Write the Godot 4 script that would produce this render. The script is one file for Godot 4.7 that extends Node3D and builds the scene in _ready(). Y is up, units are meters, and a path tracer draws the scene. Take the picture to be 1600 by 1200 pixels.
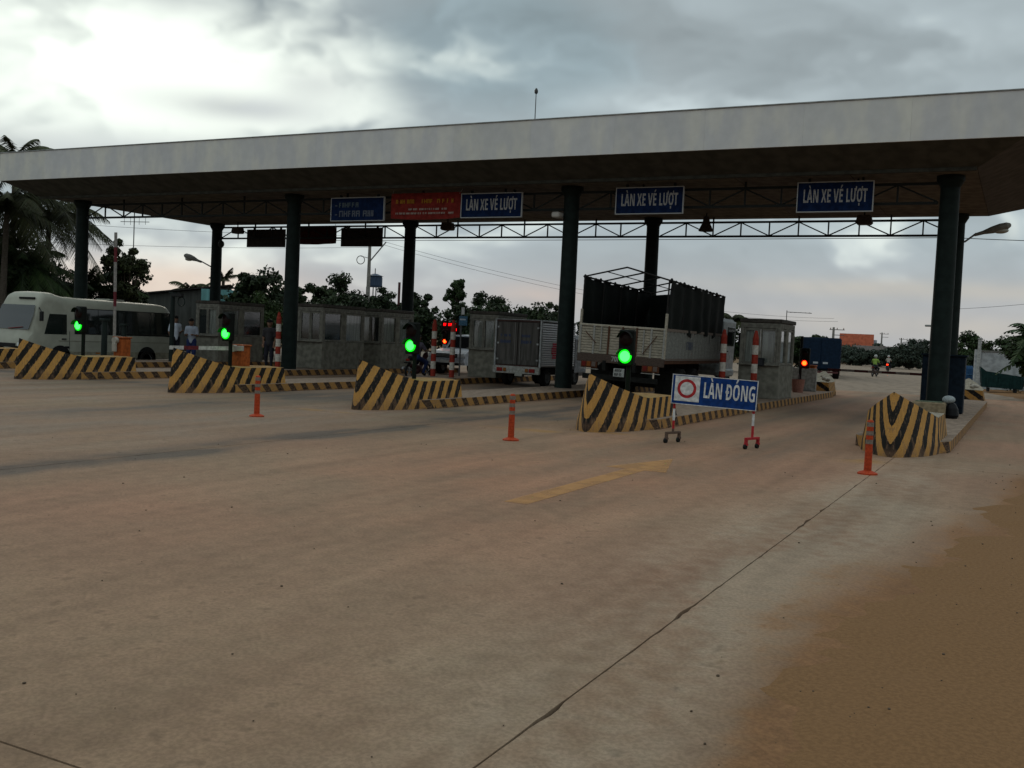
extends Node3D
# A toll plaza at dusk. Lanes run along -Z, X to the right, metres.

var rng := RandomNumberGenerator.new()
var mats := {}
var tx := {}
var noise := FastNoiseLite.new()


# ---------------------------------------------------------------- mesh building
class MB:
	var v := PackedVector3Array()
	var n := PackedVector3Array()
	var t := PackedVector2Array()
	var c := PackedColorArray()
	var col := Color(1, 1, 1)
	var colored := false

	func tri(a: Vector3, b: Vector3, d: Vector3, na: Vector3, nb: Vector3, nd: Vector3, ua := Vector2.ZERO, ub := Vector2.ZERO, ud := Vector2.ZERO) -> void:
		if (b - a).cross(d - a).dot(na + nb + nd) > 0.0:
			v.append(a); v.append(d); v.append(b)
			n.append(na); n.append(nd); n.append(nb)
			t.append(ua); t.append(ud); t.append(ub)
		else:
			v.append(a); v.append(b); v.append(d)
			n.append(na); n.append(nb); n.append(nd)
			t.append(ua); t.append(ub); t.append(ud)
		if colored:
			c.append(col); c.append(col); c.append(col)

	func face(p: Array, out: Vector3, uv: Array = []) -> void:
		var nn: Vector3 = (p[1] - p[0]).cross(p[2] - p[0])
		if nn.length_squared() < 1e-14 and p.size() > 3:
			nn = (p[2] - p[0]).cross(p[3] - p[0])
		nn = nn.normalized()
		if nn.dot(out) < 0.0:
			nn = -nn
		for i in range(1, p.size() - 1):
			if uv.is_empty():
				tri(p[0], p[i], p[i + 1], nn, nn, nn)
			else:
				tri(p[0], p[i], p[i + 1], nn, nn, nn, uv[0], uv[i], uv[i + 1])

	func box(ct: Vector3, s: Vector3, b := Basis(), bev := 0.0) -> void:
		var h := s * 0.5
		bev = minf(bev, minf(h.x, minf(h.y, h.z)) * 0.9)
		for a in 3:
			var u := (a + 1) % 3
			var w := (a + 2) % 3
			for sg in [-1.0, 1.0]:
				var p := []
				for k in [[-1, -1], [1, -1], [1, 1], [-1, 1]]:
					var q := Vector3()
					q[a] = h[a] * sg
					q[u] = (h[u] - bev) * k[0]
					q[w] = (h[w] - bev) * k[1]
					p.append(ct + b * q)
				var o := Vector3()
				o[a] = sg
				face(p, b * o)
				if bev > 0.0:
					for s2 in [-1.0, 1.0]:
						var e := []
						for k in [-1.0, 1.0]:
							var q1 := Vector3()
							q1[a] = h[a] * sg; q1[u] = (h[u] - bev) * s2; q1[w] = (h[w] - bev) * k
							var q2 := Vector3()
							q2[a] = (h[a] - bev) * sg; q2[u] = h[u] * s2; q2[w] = (h[w] - bev) * k
							if k < 0:
								e.append(ct + b * q1); e.append(ct + b * q2)
							else:
								e.append(ct + b * q2); e.append(ct + b * q1)
						var o2 := Vector3()
						o2[a] = sg; o2[u] = s2
						face(e, b * o2)
		if bev > 0.0:
			for x in [-1.0, 1.0]:
				for y in [-1.0, 1.0]:
					for z in [-1.0, 1.0]:
						face([ct + b * Vector3(h.x * x, (h.y - bev) * y, (h.z - bev) * z), ct + b * Vector3((h.x - bev) * x, h.y * y, (h.z - bev) * z), ct + b * Vector3((h.x - bev) * x, (h.y - bev) * y, h.z * z)], b * Vector3(x, y, z))

	func tube(a: Vector3, b: Vector3, ra: float, rb: float, k := 10, caps := true) -> void:
		var d := (b - a).normalized()
		var s := d.cross(Vector3.UP if absf(d.y) < 0.95 else Vector3.RIGHT).normalized()
		var w := d.cross(s)
		for i in k:
			var p := TAU * i / k
			var q := TAU * (i + 1) / k
			var e := s * cos(p) + w * sin(p)
			var f := s * cos(q) + w * sin(q)
			tri(a + e * ra, b + e * rb, b + f * rb, e, e, f)
			tri(a + e * ra, b + f * rb, a + f * ra, e, f, f)
			if caps:
				if ra > 0: tri(a, a + e * ra, a + f * ra, -d, -d, -d)
				if rb > 0: tri(b, b + e * rb, b + f * rb, d, d, d)

	func pipe(p: Array, r: float, k := 8) -> void:
		for i in p.size() - 1:
			tube(p[i], p[i + 1], r, r, k)

	# profile of (radius, height) turned about the y axis of xf
	func lathe(pf: Array, k: int, xf := Transform3D(), scale_x := 1.0) -> void:
		for j in pf.size() - 1:
			var A: Vector2 = pf[j]
			var B: Vector2 = pf[j + 1]
			var sl := Vector2(B.y - A.y, A.x - B.x).normalized()
			for i in k:
				var p := TAU * i / k
				var q := TAU * (i + 1) / k
				var e := Vector3(cos(p) * scale_x, 0, sin(p))
				var f := Vector3(cos(q) * scale_x, 0, sin(q))
				var ne := (xf.basis * Vector3(cos(p) * sl.x, sl.y, sin(p) * sl.x)).normalized()
				var nf := (xf.basis * Vector3(cos(q) * sl.x, sl.y, sin(q) * sl.x)).normalized()
				var up := Vector3(0, 1, 0)
				if A.x > 1e-6 and B.x > 1e-6:
					tri(xf * (e * A.x + up * A.y), xf * (e * B.x + up * B.y), xf * (f * B.x + up * B.y), ne, ne, nf)
					tri(xf * (e * A.x + up * A.y), xf * (f * B.x + up * B.y), xf * (f * A.x + up * A.y), ne, nf, nf)
				elif A.x > 1e-6:
					tri(xf * (e * A.x + up * A.y), xf * (up * B.y), xf * (f * A.x + up * A.y), ne, ne, nf)
				else:
					tri(xf * (up * A.y), xf * (e * B.x + up * B.y), xf * (f * B.x + up * B.y), ne, ne, nf)

	func ball(ct: Vector3, r: Vector3, rings := 8, k := 12) -> void:
		for j in rings:
			for i in k:
				var q := []
				var m := []
				for w in [[j, i], [j + 1, i], [j + 1, i + 1], [j, i + 1]]:
					var th: float = PI * w[0] / rings
					var ph: float = TAU * w[1] / k
					var e := Vector3(sin(th) * cos(ph), cos(th), sin(th) * sin(ph))
					q.append(ct + e * r)
					m.append((e / r).normalized())
				tri(q[0], q[1], q[2], m[0], m[1], m[2])
				tri(q[0], q[2], q[3], m[0], m[2], m[3])

	# a polygon in the xy plane of xf, drawn out by depth along its z, centred
	func ext(poly: PackedVector2Array, depth: float, xf := Transform3D()) -> void:
		var ix := Geometry2D.triangulate_polygon(poly)
		var zz := xf.basis.z.normalized()
		var h := depth * 0.5
		for i in range(0, ix.size(), 3):
			for s in [-1.0, 1.0]:
				var q := []
				for k in 3:
					var p := poly[ix[i + k]]
					q.append(xf * Vector3(p.x, p.y, h * s))
				face(q, zz * s)
		var cw := Geometry2D.is_polygon_clockwise(poly)
		for i in poly.size():
			var a := poly[i]
			var b := poly[(i + 1) % poly.size()]
			var o := Vector3(b.y - a.y, a.x - b.x, 0) * (-1.0 if cw else 1.0)
			face([xf * Vector3(a.x, a.y, -h), xf * Vector3(b.x, b.y, -h), xf * Vector3(b.x, b.y, h), xf * Vector3(a.x, a.y, h)], xf.basis * o)

	func ring(ct: Vector3, ax: Vector3, R: float, r: float, k := 18, m := 8) -> void:
		var s := ax.cross(Vector3.UP if absf(ax.y) < 0.9 else Vector3.RIGHT).normalized()
		var w := ax.cross(s).normalized()
		for i in k:
			for j in m:
				var q := []
				var nn := []
				for o in [[i, j], [i + 1, j], [i + 1, j + 1], [i, j + 1]]:
					var a: float = TAU * o[0] / k
					var b: float = TAU * o[1] / m
					var d: Vector3 = s * cos(a) + w * sin(a)
					var e: Vector3 = d * cos(b) + ax * sin(b)
					q.append(ct + d * R + e * r)
					nn.append(e)
				tri(q[0], q[1], q[2], nn[0], nn[1], nn[2])
				tri(q[0], q[2], q[3], nn[0], nn[2], nn[3])

	# a grid of points f[i][j] as a smooth sheet
	func sheet(f: Array, out := Vector3.UP, closed := false, uvs: Array = []) -> void:
		var ni := f.size()
		var nj: int = f[0].size()
		var nr := []
		for i in ni:
			var row := []
			for j in nj:
				var a: Vector3 = f[mini(i + 1, ni - 1)][j] - f[maxi(i - 1, 0)][j]
				var j1 := (j + 1) % (nj - 1) if closed and j == nj - 1 else mini(j + 1, nj - 1)
				var j0 := nj - 2 if closed and j == 0 else maxi(j - 1, 0)
				var b: Vector3 = f[i][j1 if not (closed and j == nj - 1) else 1] - f[i][j0]
				row.append(a.cross(b).normalized())
			nr.append(row)
		var flip := 1.0
		var acc := Vector3.ZERO
		for i in ni:
			for j in nj:
				acc += nr[i][j]
		if not closed and acc.dot(out) < 0:
			flip = -1.0
		if closed:
			var mid := Vector3.ZERO
			for i in ni:
				for j in nj:
					mid += f[i][j]
			mid /= ni * nj
			var g := 0.0
			for i in ni:
				for j in nj:
					g += nr[i][j].dot(f[i][j] - mid)
			if g < 0: flip = -1.0
		for i in ni - 1:
			for j in nj - 1:
				var P := [f[i][j], f[i + 1][j], f[i + 1][j + 1], f[i][j + 1]]
				var N := [nr[i][j] * flip, nr[i + 1][j] * flip, nr[i + 1][j + 1] * flip, nr[i][j + 1] * flip]
				if uvs.is_empty():
					tri(P[0], P[1], P[2], N[0], N[1], N[2])
					tri(P[0], P[2], P[3], N[0], N[2], N[3])
				else:
					var U := [uvs[i][j], uvs[i + 1][j], uvs[i + 1][j + 1], uvs[i][j + 1]]
					tri(P[0], P[1], P[2], N[0], N[1], N[2], U[0], U[1], U[2])
					tri(P[0], P[2], P[3], N[0], N[2], N[3], U[0], U[2], U[3])

	func mesh() -> ArrayMesh:
		var a := []
		a.resize(Mesh.ARRAY_MAX)
		a[Mesh.ARRAY_VERTEX] = v
		a[Mesh.ARRAY_NORMAL] = n
		a[Mesh.ARRAY_TEX_UV] = t
		if colored:
			a[Mesh.ARRAY_COLOR] = c
		var m := ArrayMesh.new()
		m.add_surface_from_arrays(Mesh.PRIMITIVE_TRIANGLES, a)
		return m


# ---------------------------------------------------------------- things and parts
var taken := {}


func numbered(parent: Node, called: String) -> String:
	var key := str(parent.get_instance_id()) + called
	var k: int = taken.get(key, -1) + 1
	taken[key] = k
	return called if k == 0 else "%s_%03d" % [called, k]


func put(called: String, mb: MB, m: Material, parent: Node3D = self, label := "") -> MeshInstance3D:
	var o := MeshInstance3D.new()
	o.name = numbered(parent, called)
	o.mesh = mb.mesh()
	o.material_override = m
	parent.add_child(o, true)
	if label: o.set_meta("label", label)
	return o


func tag(o: Node3D, label: String, category: String, group := "") -> Node3D:
	o.set_meta("label", label)
	o.set_meta("category", category)
	if group: o.set_meta("group", group)
	return o


func thing(called: String, label: String, category: String, at := Vector3.ZERO, turn := 0.0, group := "") -> Node3D:
	var o := Node3D.new()
	o.name = numbered(self, called)
	add_child(o, true)
	o.position = at
	o.rotation.y = turn
	tag(o, label, category, group)
	return o


func struct(called: String, mb: MB, m: Material, kind := "structure") -> MeshInstance3D:
	var o := put(called, mb, m)
	o.set_meta("kind", kind)
	return o


func stuff(o: Node3D) -> Node3D:
	o.set_meta("kind", "stuff")
	return o


func copy(src: Node3D, at: Vector3, label: String, turn := 0.0) -> Node3D:
	var base := src.name.get_slice("_0", 0)
	var r: Node3D = src.duplicate()
	r.name = numbered(self, base)
	add_child(r, true)
	r.position = at
	r.rotation.y = turn
	r.set_meta("label", label)
	return r


func bx(parent: Node3D, called: String, c: Vector3, s: Vector3, m: Material, bev := 0.0, b := Basis(), label := "") -> MeshInstance3D:
	var k := MB.new()
	k.box(Vector3.ZERO, s, b, bev)
	var o := put(called, k, m, parent, label)
	o.position = c
	return o


func tb(parent: Node3D, called: String, a: Vector3, b: Vector3, ra: float, m: Material, rb := -1.0, k := 10) -> MeshInstance3D:
	var q := MB.new()
	q.tube(Vector3.ZERO, b - a, ra, ra if rb < 0 else rb, k)
	var o := put(called, q, m, parent)
	o.position = a
	return o


func words(parent: Node3D, called: String, txt: String, size: float, width: float, at: Vector3, m: Material, b := Basis(), bold := true) -> MeshInstance3D:
	var f := SystemFont.new()
	f.font_names = PackedStringArray(["Droid Sans"])
	f.font_weight = 700 if bold else 400
	var q := TextMesh.new()
	q.text = txt
	q.font = f
	q.font_size = 64
	q.pixel_size = size / 46.0
	q.depth = 0.008
	q.curve_step = 2.0
	var o := MeshInstance3D.new()
	o.name = numbered(parent, called)
	o.mesh = q
	o.material_override = m
	parent.add_child(o, true)
	var w := q.get_aabb().size.x
	o.transform = Transform3D(b * Basis.from_scale(Vector3(width / maxf(w, 0.001), 1, 1)), at)
	return o


# ---------------------------------------------------------------- textures and materials
func gray(im: Image, lo: float, hi: float) -> ImageTexture:
	var w := im.get_width()
	var h := im.get_height()
	im.convert(Image.FORMAT_L8)
	var d := im.get_data()
	var o := PackedByteArray()
	o.resize(d.size())
	for i in d.size():
		o[i] = int(pow(clampf(lo + (hi - lo) * smoothstep(0.15, 0.85, d[i] / 255.0), 0, 1), 1.0 / 2.2) * 255)
	return ImageTexture.create_from_image(Image.create_from_data(w, h, false, Image.FORMAT_L8, o))


func nz(freq: float, oct := 4, sd := 1) -> FastNoiseLite:
	var f := FastNoiseLite.new()
	f.noise_type = FastNoiseLite.TYPE_SIMPLEX_SMOOTH
	f.frequency = freq
	f.fractal_octaves = oct
	f.seed = sd
	return f


func textures() -> void:
	tx.grime = gray(nz(0.012, 5, 3).get_seamless_image(512, 512), 0.62, 1.0)
	tx.fine = gray(nz(0.09, 4, 5).get_seamless_image(512, 512), 0.72, 1.0)
	var st := nz(0.03, 4, 9).get_seamless_image(512, 48)
	st.resize(512, 512, Image.INTERPOLATE_CUBIC)
	tx.streak = gray(st, 0.6, 1.0)
	var s3 := nz(0.02, 5, 29).get_seamless_image(512, 160)
	s3.resize(512, 512, Image.INTERPOLATE_CUBIC)
	var s4 := nz(0.05, 3, 31).get_seamless_image(512, 512)
	var sc := Image.create(512, 512, false, Image.FORMAT_RGB8)
	for y in 512:
		for x in 512:
			var a := smoothstep(0.25, 0.8, s3.get_pixel(x, y).r)
			var b := s4.get_pixel(x, y).r
			sc.set_pixel(x, y, (Color(0.84, 0.84, 0.85).lerp(Color(0.97, 0.95, 0.89), a) * (0.93 + 0.1 * b)).linear_to_srgb())
	tx.stain = ImageTexture.create_from_image(sc)
	var st2 := nz(0.05, 3, 19).get_seamless_image(256, 512)
	tx.rust = gray(st2, 0.68, 1.0)
	var n1 := nz(0.035, 7, 14)
	n1.fractal_gain = 0.68
	var sp := n1.get_seamless_image(1024, 1024)
	var pits := nz(0.045, 3, 15).get_seamless_image(1024, 1024)
	sp.convert(Image.FORMAT_L8)
	pits.convert(Image.FORMAT_L8)
	var d1 := sp.get_data()
	var d2 := pits.get_data()
	for i in d1.size():
		var v := lerpf(0.76, 1.0, smoothstep(0.2, 0.8, d1[i] / 255.0))
		v *= 1.0 - 0.4 * smoothstep(0.78, 0.9, d2[i] / 255.0) * smoothstep(0.35, 0.6, d1[i] / 255.0)
		d1[i] = int(255.0 * pow(v, 1.0 / 2.2))
	tx.speck = ImageTexture.create_from_image(Image.create_from_data(1024, 1024, false, Image.FORMAT_L8, d1))
	tx.soft = gray(nz(0.01, 4, 13).get_seamless_image(512, 512), 0.86, 1.0)
	for k in [["bump", 0.05, 7], ["grit", 0.16, 8]]:
		var im := nz(k[1], 5, k[2]).get_seamless_image(512, 512)
		im.convert(Image.FORMAT_RGBA8)
		im.bump_map_to_normal_map(2.5)
		tx[k[0]] = ImageTexture.create_from_image(im)


# base colours are linear
func mt(r: float, g: float, b: float, rough := 0.8, tex := "grime", scale := 0.6, metal := 0.0, nrm := "", world := true) -> StandardMaterial3D:
	var key := "%f %f %f %f %s %f %f %s %s" % [r, g, b, rough, tex, scale, metal, nrm, world]
	if mats.has(key):
		return mats[key]
	var m := StandardMaterial3D.new()
	m.albedo_color = Color(r, g, b).linear_to_srgb()
	m.roughness = rough
	m.metallic = metal
	m.metallic_specular = 0.2
	if tex:
		m.albedo_texture = tx[tex]
	if nrm:
		m.normal_enabled = true
		m.normal_texture = tx[nrm]
		m.normal_scale = 0.5
	if tex or nrm:
		m.uv1_triplanar = true
		m.uv1_world_triplanar = world
		m.uv1_scale = Vector3.ONE * scale
	mats[key] = m
	return m


func glow(r: float, g: float, b: float, e: float) -> StandardMaterial3D:
	var m := StandardMaterial3D.new()
	m.albedo_color = Color(r, g, b)
	m.emission_enabled = true
	m.emission = Color(r, g, b)
	m.emission_energy_multiplier = e
	return m


func glass(r: float, g: float, b: float, a: float, rough := 0.06) -> StandardMaterial3D:
	var m := StandardMaterial3D.new()
	m.albedo_color = Color(Color(r, g, b).linear_to_srgb(), a)
	m.roughness = rough
	m.metallic_specular = 0.6
	if a < 1.0:
		m.transparency = BaseMaterial3D.TRANSPARENCY_ALPHA
	return m


func uvmat(tex: Texture2D, rough := 0.8) -> StandardMaterial3D:
	var m := StandardMaterial3D.new()
	m.albedo_texture = tex
	m.roughness = rough
	m.metallic_specular = 0.3
	m.detail_enabled = true
	m.detail_albedo = tx.fine
	m.detail_blend_mode = BaseMaterial3D.BLEND_MODE_MUL
	m.detail_uv_layer = BaseMaterial3D.DETAIL_UV_2
	m.uv2_triplanar = true
	m.uv2_world_triplanar = true
	m.uv2_scale = Vector3.ONE * 0.9
	return m


# diagonal black and yellow paint: u along the wall, v up, both in metres, one period per unit of (u - 1.5 v)
func stripes(slant: float, seed_: int, worn := 0.0) -> ImageTexture:
	var n := 256
	var im := Image.create(n * 2, n, false, Image.FORMAT_RGB8)
	var w := nz(0.03, 4, seed_).get_seamless_image(n * 2, n)
	var w2 := nz(0.012, 4, seed_ + 7).get_seamless_image(n * 2, n)
	for y in n:
		var h := 1.0 - float(y) / n          # 0 at the foot
		for x in n * 2:
			var a := w.get_pixel(x, y).r
			var b := w2.get_pixel(x, y).r
			var f := fposmod(2.0 * x / (n * 2) - slant * h + (a - 0.5) * 0.07 + (b - 0.5) * 0.05, 1.0)
			var c := Color(0.5, 0.26, 0.07)
			if f < 0.47:
				c = Color(0.016, 0.014, 0.012)
			var dirt := clampf((0.22 - h) * 2.2 + (b - 0.5) * 1.0, 0.0, 0.45) + worn * b
			c = c.lerp(Color(0.19, 0.105, 0.06), dirt)
			if a > 0.68 and b > 0.5:
				c = c.lerp(Color(0.2, 0.13, 0.08), 0.5)
			c = c * (0.8 + 0.35 * b)
			im.set_pixel(x, y, c.linear_to_srgb())
	return ImageTexture.create_from_image(im)


func _ready() -> void:
	rng.seed = 20
	var cam := Camera3D.new()
	cam.name = "camera"
	cam.position = Vector3(0, 1.65, 0)
	cam.rotation_degrees = Vector3(-2.61, 26.8, 2.65)
	cam.fov = 41.66
	cam.near = 0.05
	cam.far = 2000.0
	add_child(cam)

	var env := Environment.new()
	env.background_mode = Environment.BG_SKY
	var sky := Sky.new()
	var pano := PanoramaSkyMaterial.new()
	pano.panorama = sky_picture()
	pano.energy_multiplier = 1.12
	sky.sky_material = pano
	env.sky = sky
	env.tonemap_mode = Environment.TONE_MAPPER_LINEAR
	env.tonemap_exposure = 1.0
	env.sdfgi_enabled = true
	env.ssao_enabled = true
	env.ssil_enabled = true
	var we := WorldEnvironment.new()
	we.name = "world_environment"
	we.environment = env
	add_child(we)

	var sun := DirectionalLight3D.new()
	sun.name = "veiled_sun"
	sun.light_energy = 0.15
	sun.light_angular_distance = 30.0
	sun.light_color = Color(1.0, 0.95, 0.86)
	sun.shadow_enabled = true
	add_child(sun)
	sun.look_at_from_position(Vector3(-71, 34, -66), Vector3.ZERO)

	textures()
	ground()
	canopy()
	islands()
	signs()
	barriers()
	trucks()
	bus()
	car()
	people()
	far_right()
	far_left()
	trees()
	wires()


# ---------------------------------------------------------------- sky: air and clouds by direction
func blob(az: float, el: float, a0: float, e0: float, ra: float, re: float) -> float:
	var da := wrapf(az - a0, -180.0, 180.0) / ra
	var de := (el - e0) / re
	return exp(-(da * da + de * de))


func sky_picture() -> ImageTexture:
	var W := 2048
	var H := 1024
	var im := Image.create(W, H, false, Image.FORMAT_RGBF)
	var f1 := nz(0.9, 5, 41)
	var f2 := nz(2.0, 5, 77)
	var f3 := nz(5.5, 5, 99)
	for y in H:
		var el := 90.0 - 180.0 * (y + 0.5) / H
		if el < -1.0:
			im.fill_rect(Rect2i(0, y, W, H - y), Color(0.16, 0.13, 0.11))
			break
		var ce := cos(deg_to_rad(el))
		var sq := sin(deg_to_rad(el)) * 3.3      # cloud decks seen at a slant are drawn out sideways
		for x in W:
			var az := wrapf(360.0 * (x + 0.5) / W, -180.0, 180.0)
			var ra := deg_to_rad(az)
			var p := Vector3(sin(ra) * ce * 1.5, sq, -cos(ra) * ce * 1.5)
			var a := f1.get_noise_3dv(p)
			var b := f2.get_noise_3dv(p + Vector3(a, a * 0.8, -a) * 0.4)
			var e := f3.get_noise_3dv(p + Vector3(b, b * 0.5, -b) * 0.25)
			# deck: blue grey with lighter rifts
			var d := a * 0.6 + b * 0.6 + e * 0.3
			var mid := smoothstep(2.0, 9.0, el)
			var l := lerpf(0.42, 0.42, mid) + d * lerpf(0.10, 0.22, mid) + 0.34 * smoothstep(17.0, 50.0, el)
			var c := Color(l * 0.88, l * 1.03, l * 1.09)
			c = c.lerp(Color(l * 0.98, l * 1.0, l * 1.02), 1.0 - smoothstep(1.0, 7.0, el))
			# the bank over the middle, ragged at its edges
			var bank := smoothstep(0.25, 0.8, blob(az, el, -28, 16.0, 11.0, 5.0) + d * 0.6)
			c = c.lerp(Color(0.245, 0.315, 0.345) * (1.0 + 0.35 * e + 0.25 * b), bank * 0.9)
			# the veiled sun up on the left, with torn edges
			var g := blob(az, el, -50, 14.0, 18, 6.4) * 1.24 + d * 1.2 - 0.05 - bank * 0.2
			c = c.lerp(Color(0.96, 1.03, 0.94), smoothstep(0.03, 0.8, g))
			var wisp := blob(az, el, -42.0, 11.6, 5.0, 0.8) * 0.9 + blob(az, el, -46, 16.6, 2.6, 1.0) * 0.9 + blob(az, el, -46, 8.6, 13, 1.3) * 1.0 + blob(az, el, -38.5, 13.2, 2.4, 1.0) * 0.7 + blob(az, el, -55, 12.2, 1.6, 0.5) * 0.7
			c = c.lerp(Color(0.47, 0.505, 0.51) * (1.0 + 0.3 * e), clampf(wisp * (0.9 + d * 1.2), 0, 0.9))
			# rifts right of the bank
			var rift := (blob(az, el, -18.5, 13.0, 5.0, 0.9) + blob(az, el, -14.5, 11.4, 3.5, 0.7) * 0.8 + blob(az, el, -8, 15.5, 6.0, 1.0) * 0.5) * smoothstep(-0.25, 0.25, d + 0.15)
			c = c.lerp(Color(0.72, 0.82, 0.84), clampf(rift, 0, 1) * 0.75)
			var flo := blob(az, el, -1.0, 6.2, 5.0, 1.0) * smoothstep(-0.1, 0.3, e + b * 0.5)
			c = c.lerp(Color(0.6, 0.62, 0.55), flo * 0.25)
			# pale bands low over the road and the last warm light on the left
			var band := blob(az, el, -5, 3.5, 12, 0.5) * 0.8 + blob(az, el, -4, 1.6, 16, 0.7) * 0.6
			c = c.lerp(Color(0.53, 0.48, 0.40), clampf(band * (0.7 + d), 0, 0.75))
			var warm := blob(az, el, -46, 2.0, 8, 1.4) * 0.75 + blob(az, el, -25, 2.5, 3.2, 0.7) * 0.7
			c = c.lerp(Color(0.66, 0.5, 0.4), clampf(warm * (0.7 + d), 0, 0.7))
			im.set_pixel(x, y, c)
	return ImageTexture.create_from_image(im)


# ---------------------------------------------------------------- ground
func dirt_edge(z: float) -> float:
	var d := -z
	var pts := [[-3.0, -1.0], [3.9, -0.98], [6.6, -0.95], [10.5, -0.45], [16.7, 0.12], [22.0, 0.9], [30.0, 1.6], [44.0, 1.0], [52.0, -0.6], [60.0, -2.4], [75.0, -3.4], [400.0, -5.0]]
	for i in pts.size() - 1:
		if d <= pts[i + 1][0]:
			return lerpf(pts[i][1], pts[i + 1][1], clampf((d - pts[i][0]) / (pts[i + 1][0] - pts[i][0]), 0, 1))
	return -5.0


var map_x0 := -32.0
var map_z0 := 3.0
var map_w := 36.0
var map_d := 50.0


func road_picture() -> ImageTexture:
	var W := 1024
	var H := 1422
	var im := Image.create(W, H, false, Image.FORMAT_RGB8)
	var big := nz(0.16, 5, 51)
	var mid := nz(0.9, 4, 52)
	var fine := nz(5.0, 3, 53)
	for j in H:
		var z := map_z0 - map_d * (j + 0.5) / H
		var e := dirt_edge(z)
		for i in W:
			var x := map_x0 + map_w * (i + 0.5) / W
			var a := big.get_noise_2d(x, z)
			var b := mid.get_noise_2d(x, z * 0.45)
			var s := mid.get_noise_2d(x * 2.2 + 40.0, z * 0.13)     # wheel streaks along the lanes
			var f := fine.get_noise_2d(x, z)
			var c := Color(0.262, 0.182, 0.122)
			c = c.lerp(Color(0.278, 0.172, 0.115), clampf(0.45 + a * 1.2 + b * 0.3, 0, 1))          # red dust
			c = c.lerp(Color(0.24, 0.19, 0.132), clampf(a * -1.1 + b * 0.4 - 0.1, 0, 0.8))
			c = c.lerp(Color(0.31, 0.178, 0.112), 0.75 * exp(-pow((x + 4.6) / 3.4, 2) - pow((z + 12.0) / 5.0, 2)) * (0.8 + b))
			c = c.lerp(Color(0.2, 0.17, 0.135), smoothstep(-8.5, -12.0, x) * smoothstep(-5.0, -10.0, z) * clampf(0.55 + a + b * 0.6, 0, 1) * 0.8)
			c = c.lerp(Color(0.225, 0.178, 0.118), smoothstep(-6.5, -2.5, z) * clampf(0.6 + a * 0.8 + b * 0.4, 0, 1) * 0.8)
			# worn bare concrete each side of the long joint
			var bare := exp(-pow((x + 1.35) / 0.65, 2)) * smoothstep(-26.0, -8.0, z) + exp(-pow((x + 1.9) / 1.0, 2) - pow((z + 8.5) / 4.0, 2)) * 0.6
			c = c.lerp(Color(0.29, 0.24, 0.178), clampf(bare * (0.7 + b * 0.9 + f * 0.4), 0, 0.85))
			# tyre paths into each lane
			for k in 5:
				var lx := -4.45 - 5.3 * k
				var fade := smoothstep(-8.0, -19.0, z)
				for w in [-0.85, 0.85]:
					c = c.lerp(Color(0.13, 0.105, 0.08), clampf(exp(-pow((x - lx - w) / 0.42, 2)) * fade * (0.5 + s * 0.7), 0, 0.7))
			var oil := exp(-pow((x + 9.75 + a * 0.6) / 0.38, 2)) * smoothstep(-1.0, -8.0, z)
			c = c.lerp(Color(0.075, 0.07, 0.065), clampf(oil * (0.95 + b + s * 0.4), 0, 0.8))
			var oil2 := exp(-pow((x + 14.9 + a * 0.8) / 0.5, 2)) * smoothstep(-9.0, -15.0, z) + exp(-pow((z + 19.5 + a) / 0.8, 2)) * smoothstep(-7.0, -9.0, x)
			c = c.lerp(Color(0.085, 0.08, 0.075), clampf(oil2 * (0.6 + b + s * 0.5), 0, 0.7))
			c = c * (1.0 + 0.2 * s + 0.12 * b + 0.16 * f)
			# skid and scrape marks
			if f > 0.46 and s > 0.12:
				c = c * 0.7
			# yellow paint dragged over the concrete near the noses
			for q in [[-7.7, -16.45, 0.7, 0.22], [-2.2, -16.4, 0.35, 0.35], [-12.9, -16.5, 0.9, 0.2], [-6.9, -17.2, 0.5, 0.15]]:
				var y: float = exp(-pow((x - q[0]) / q[2], 2) - pow((z - q[1]) / q[3], 2))
				c = c.lerp(Color(0.34, 0.2, 0.07), clampf(y * (0.5 + b * 1.5), 0, 0.6))
			# loose soil blown in from the shoulder
			var soil := smoothstep(-0.45, 0.25, x - e + a * 0.5 + b * 0.34 + s * 0.2 + f * 0.16)
			c = c.lerp(Color(0.192, 0.104, 0.048) * (1.0 + 0.25 * f + 0.2 * s), soil * 0.95)
			c = Color(c.r * 0.985, c.g * 0.90, c.b * 0.85)
			im.set_pixel(i, j, c.linear_to_srgb())
	return ImageTexture.create_from_image(im)


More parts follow.
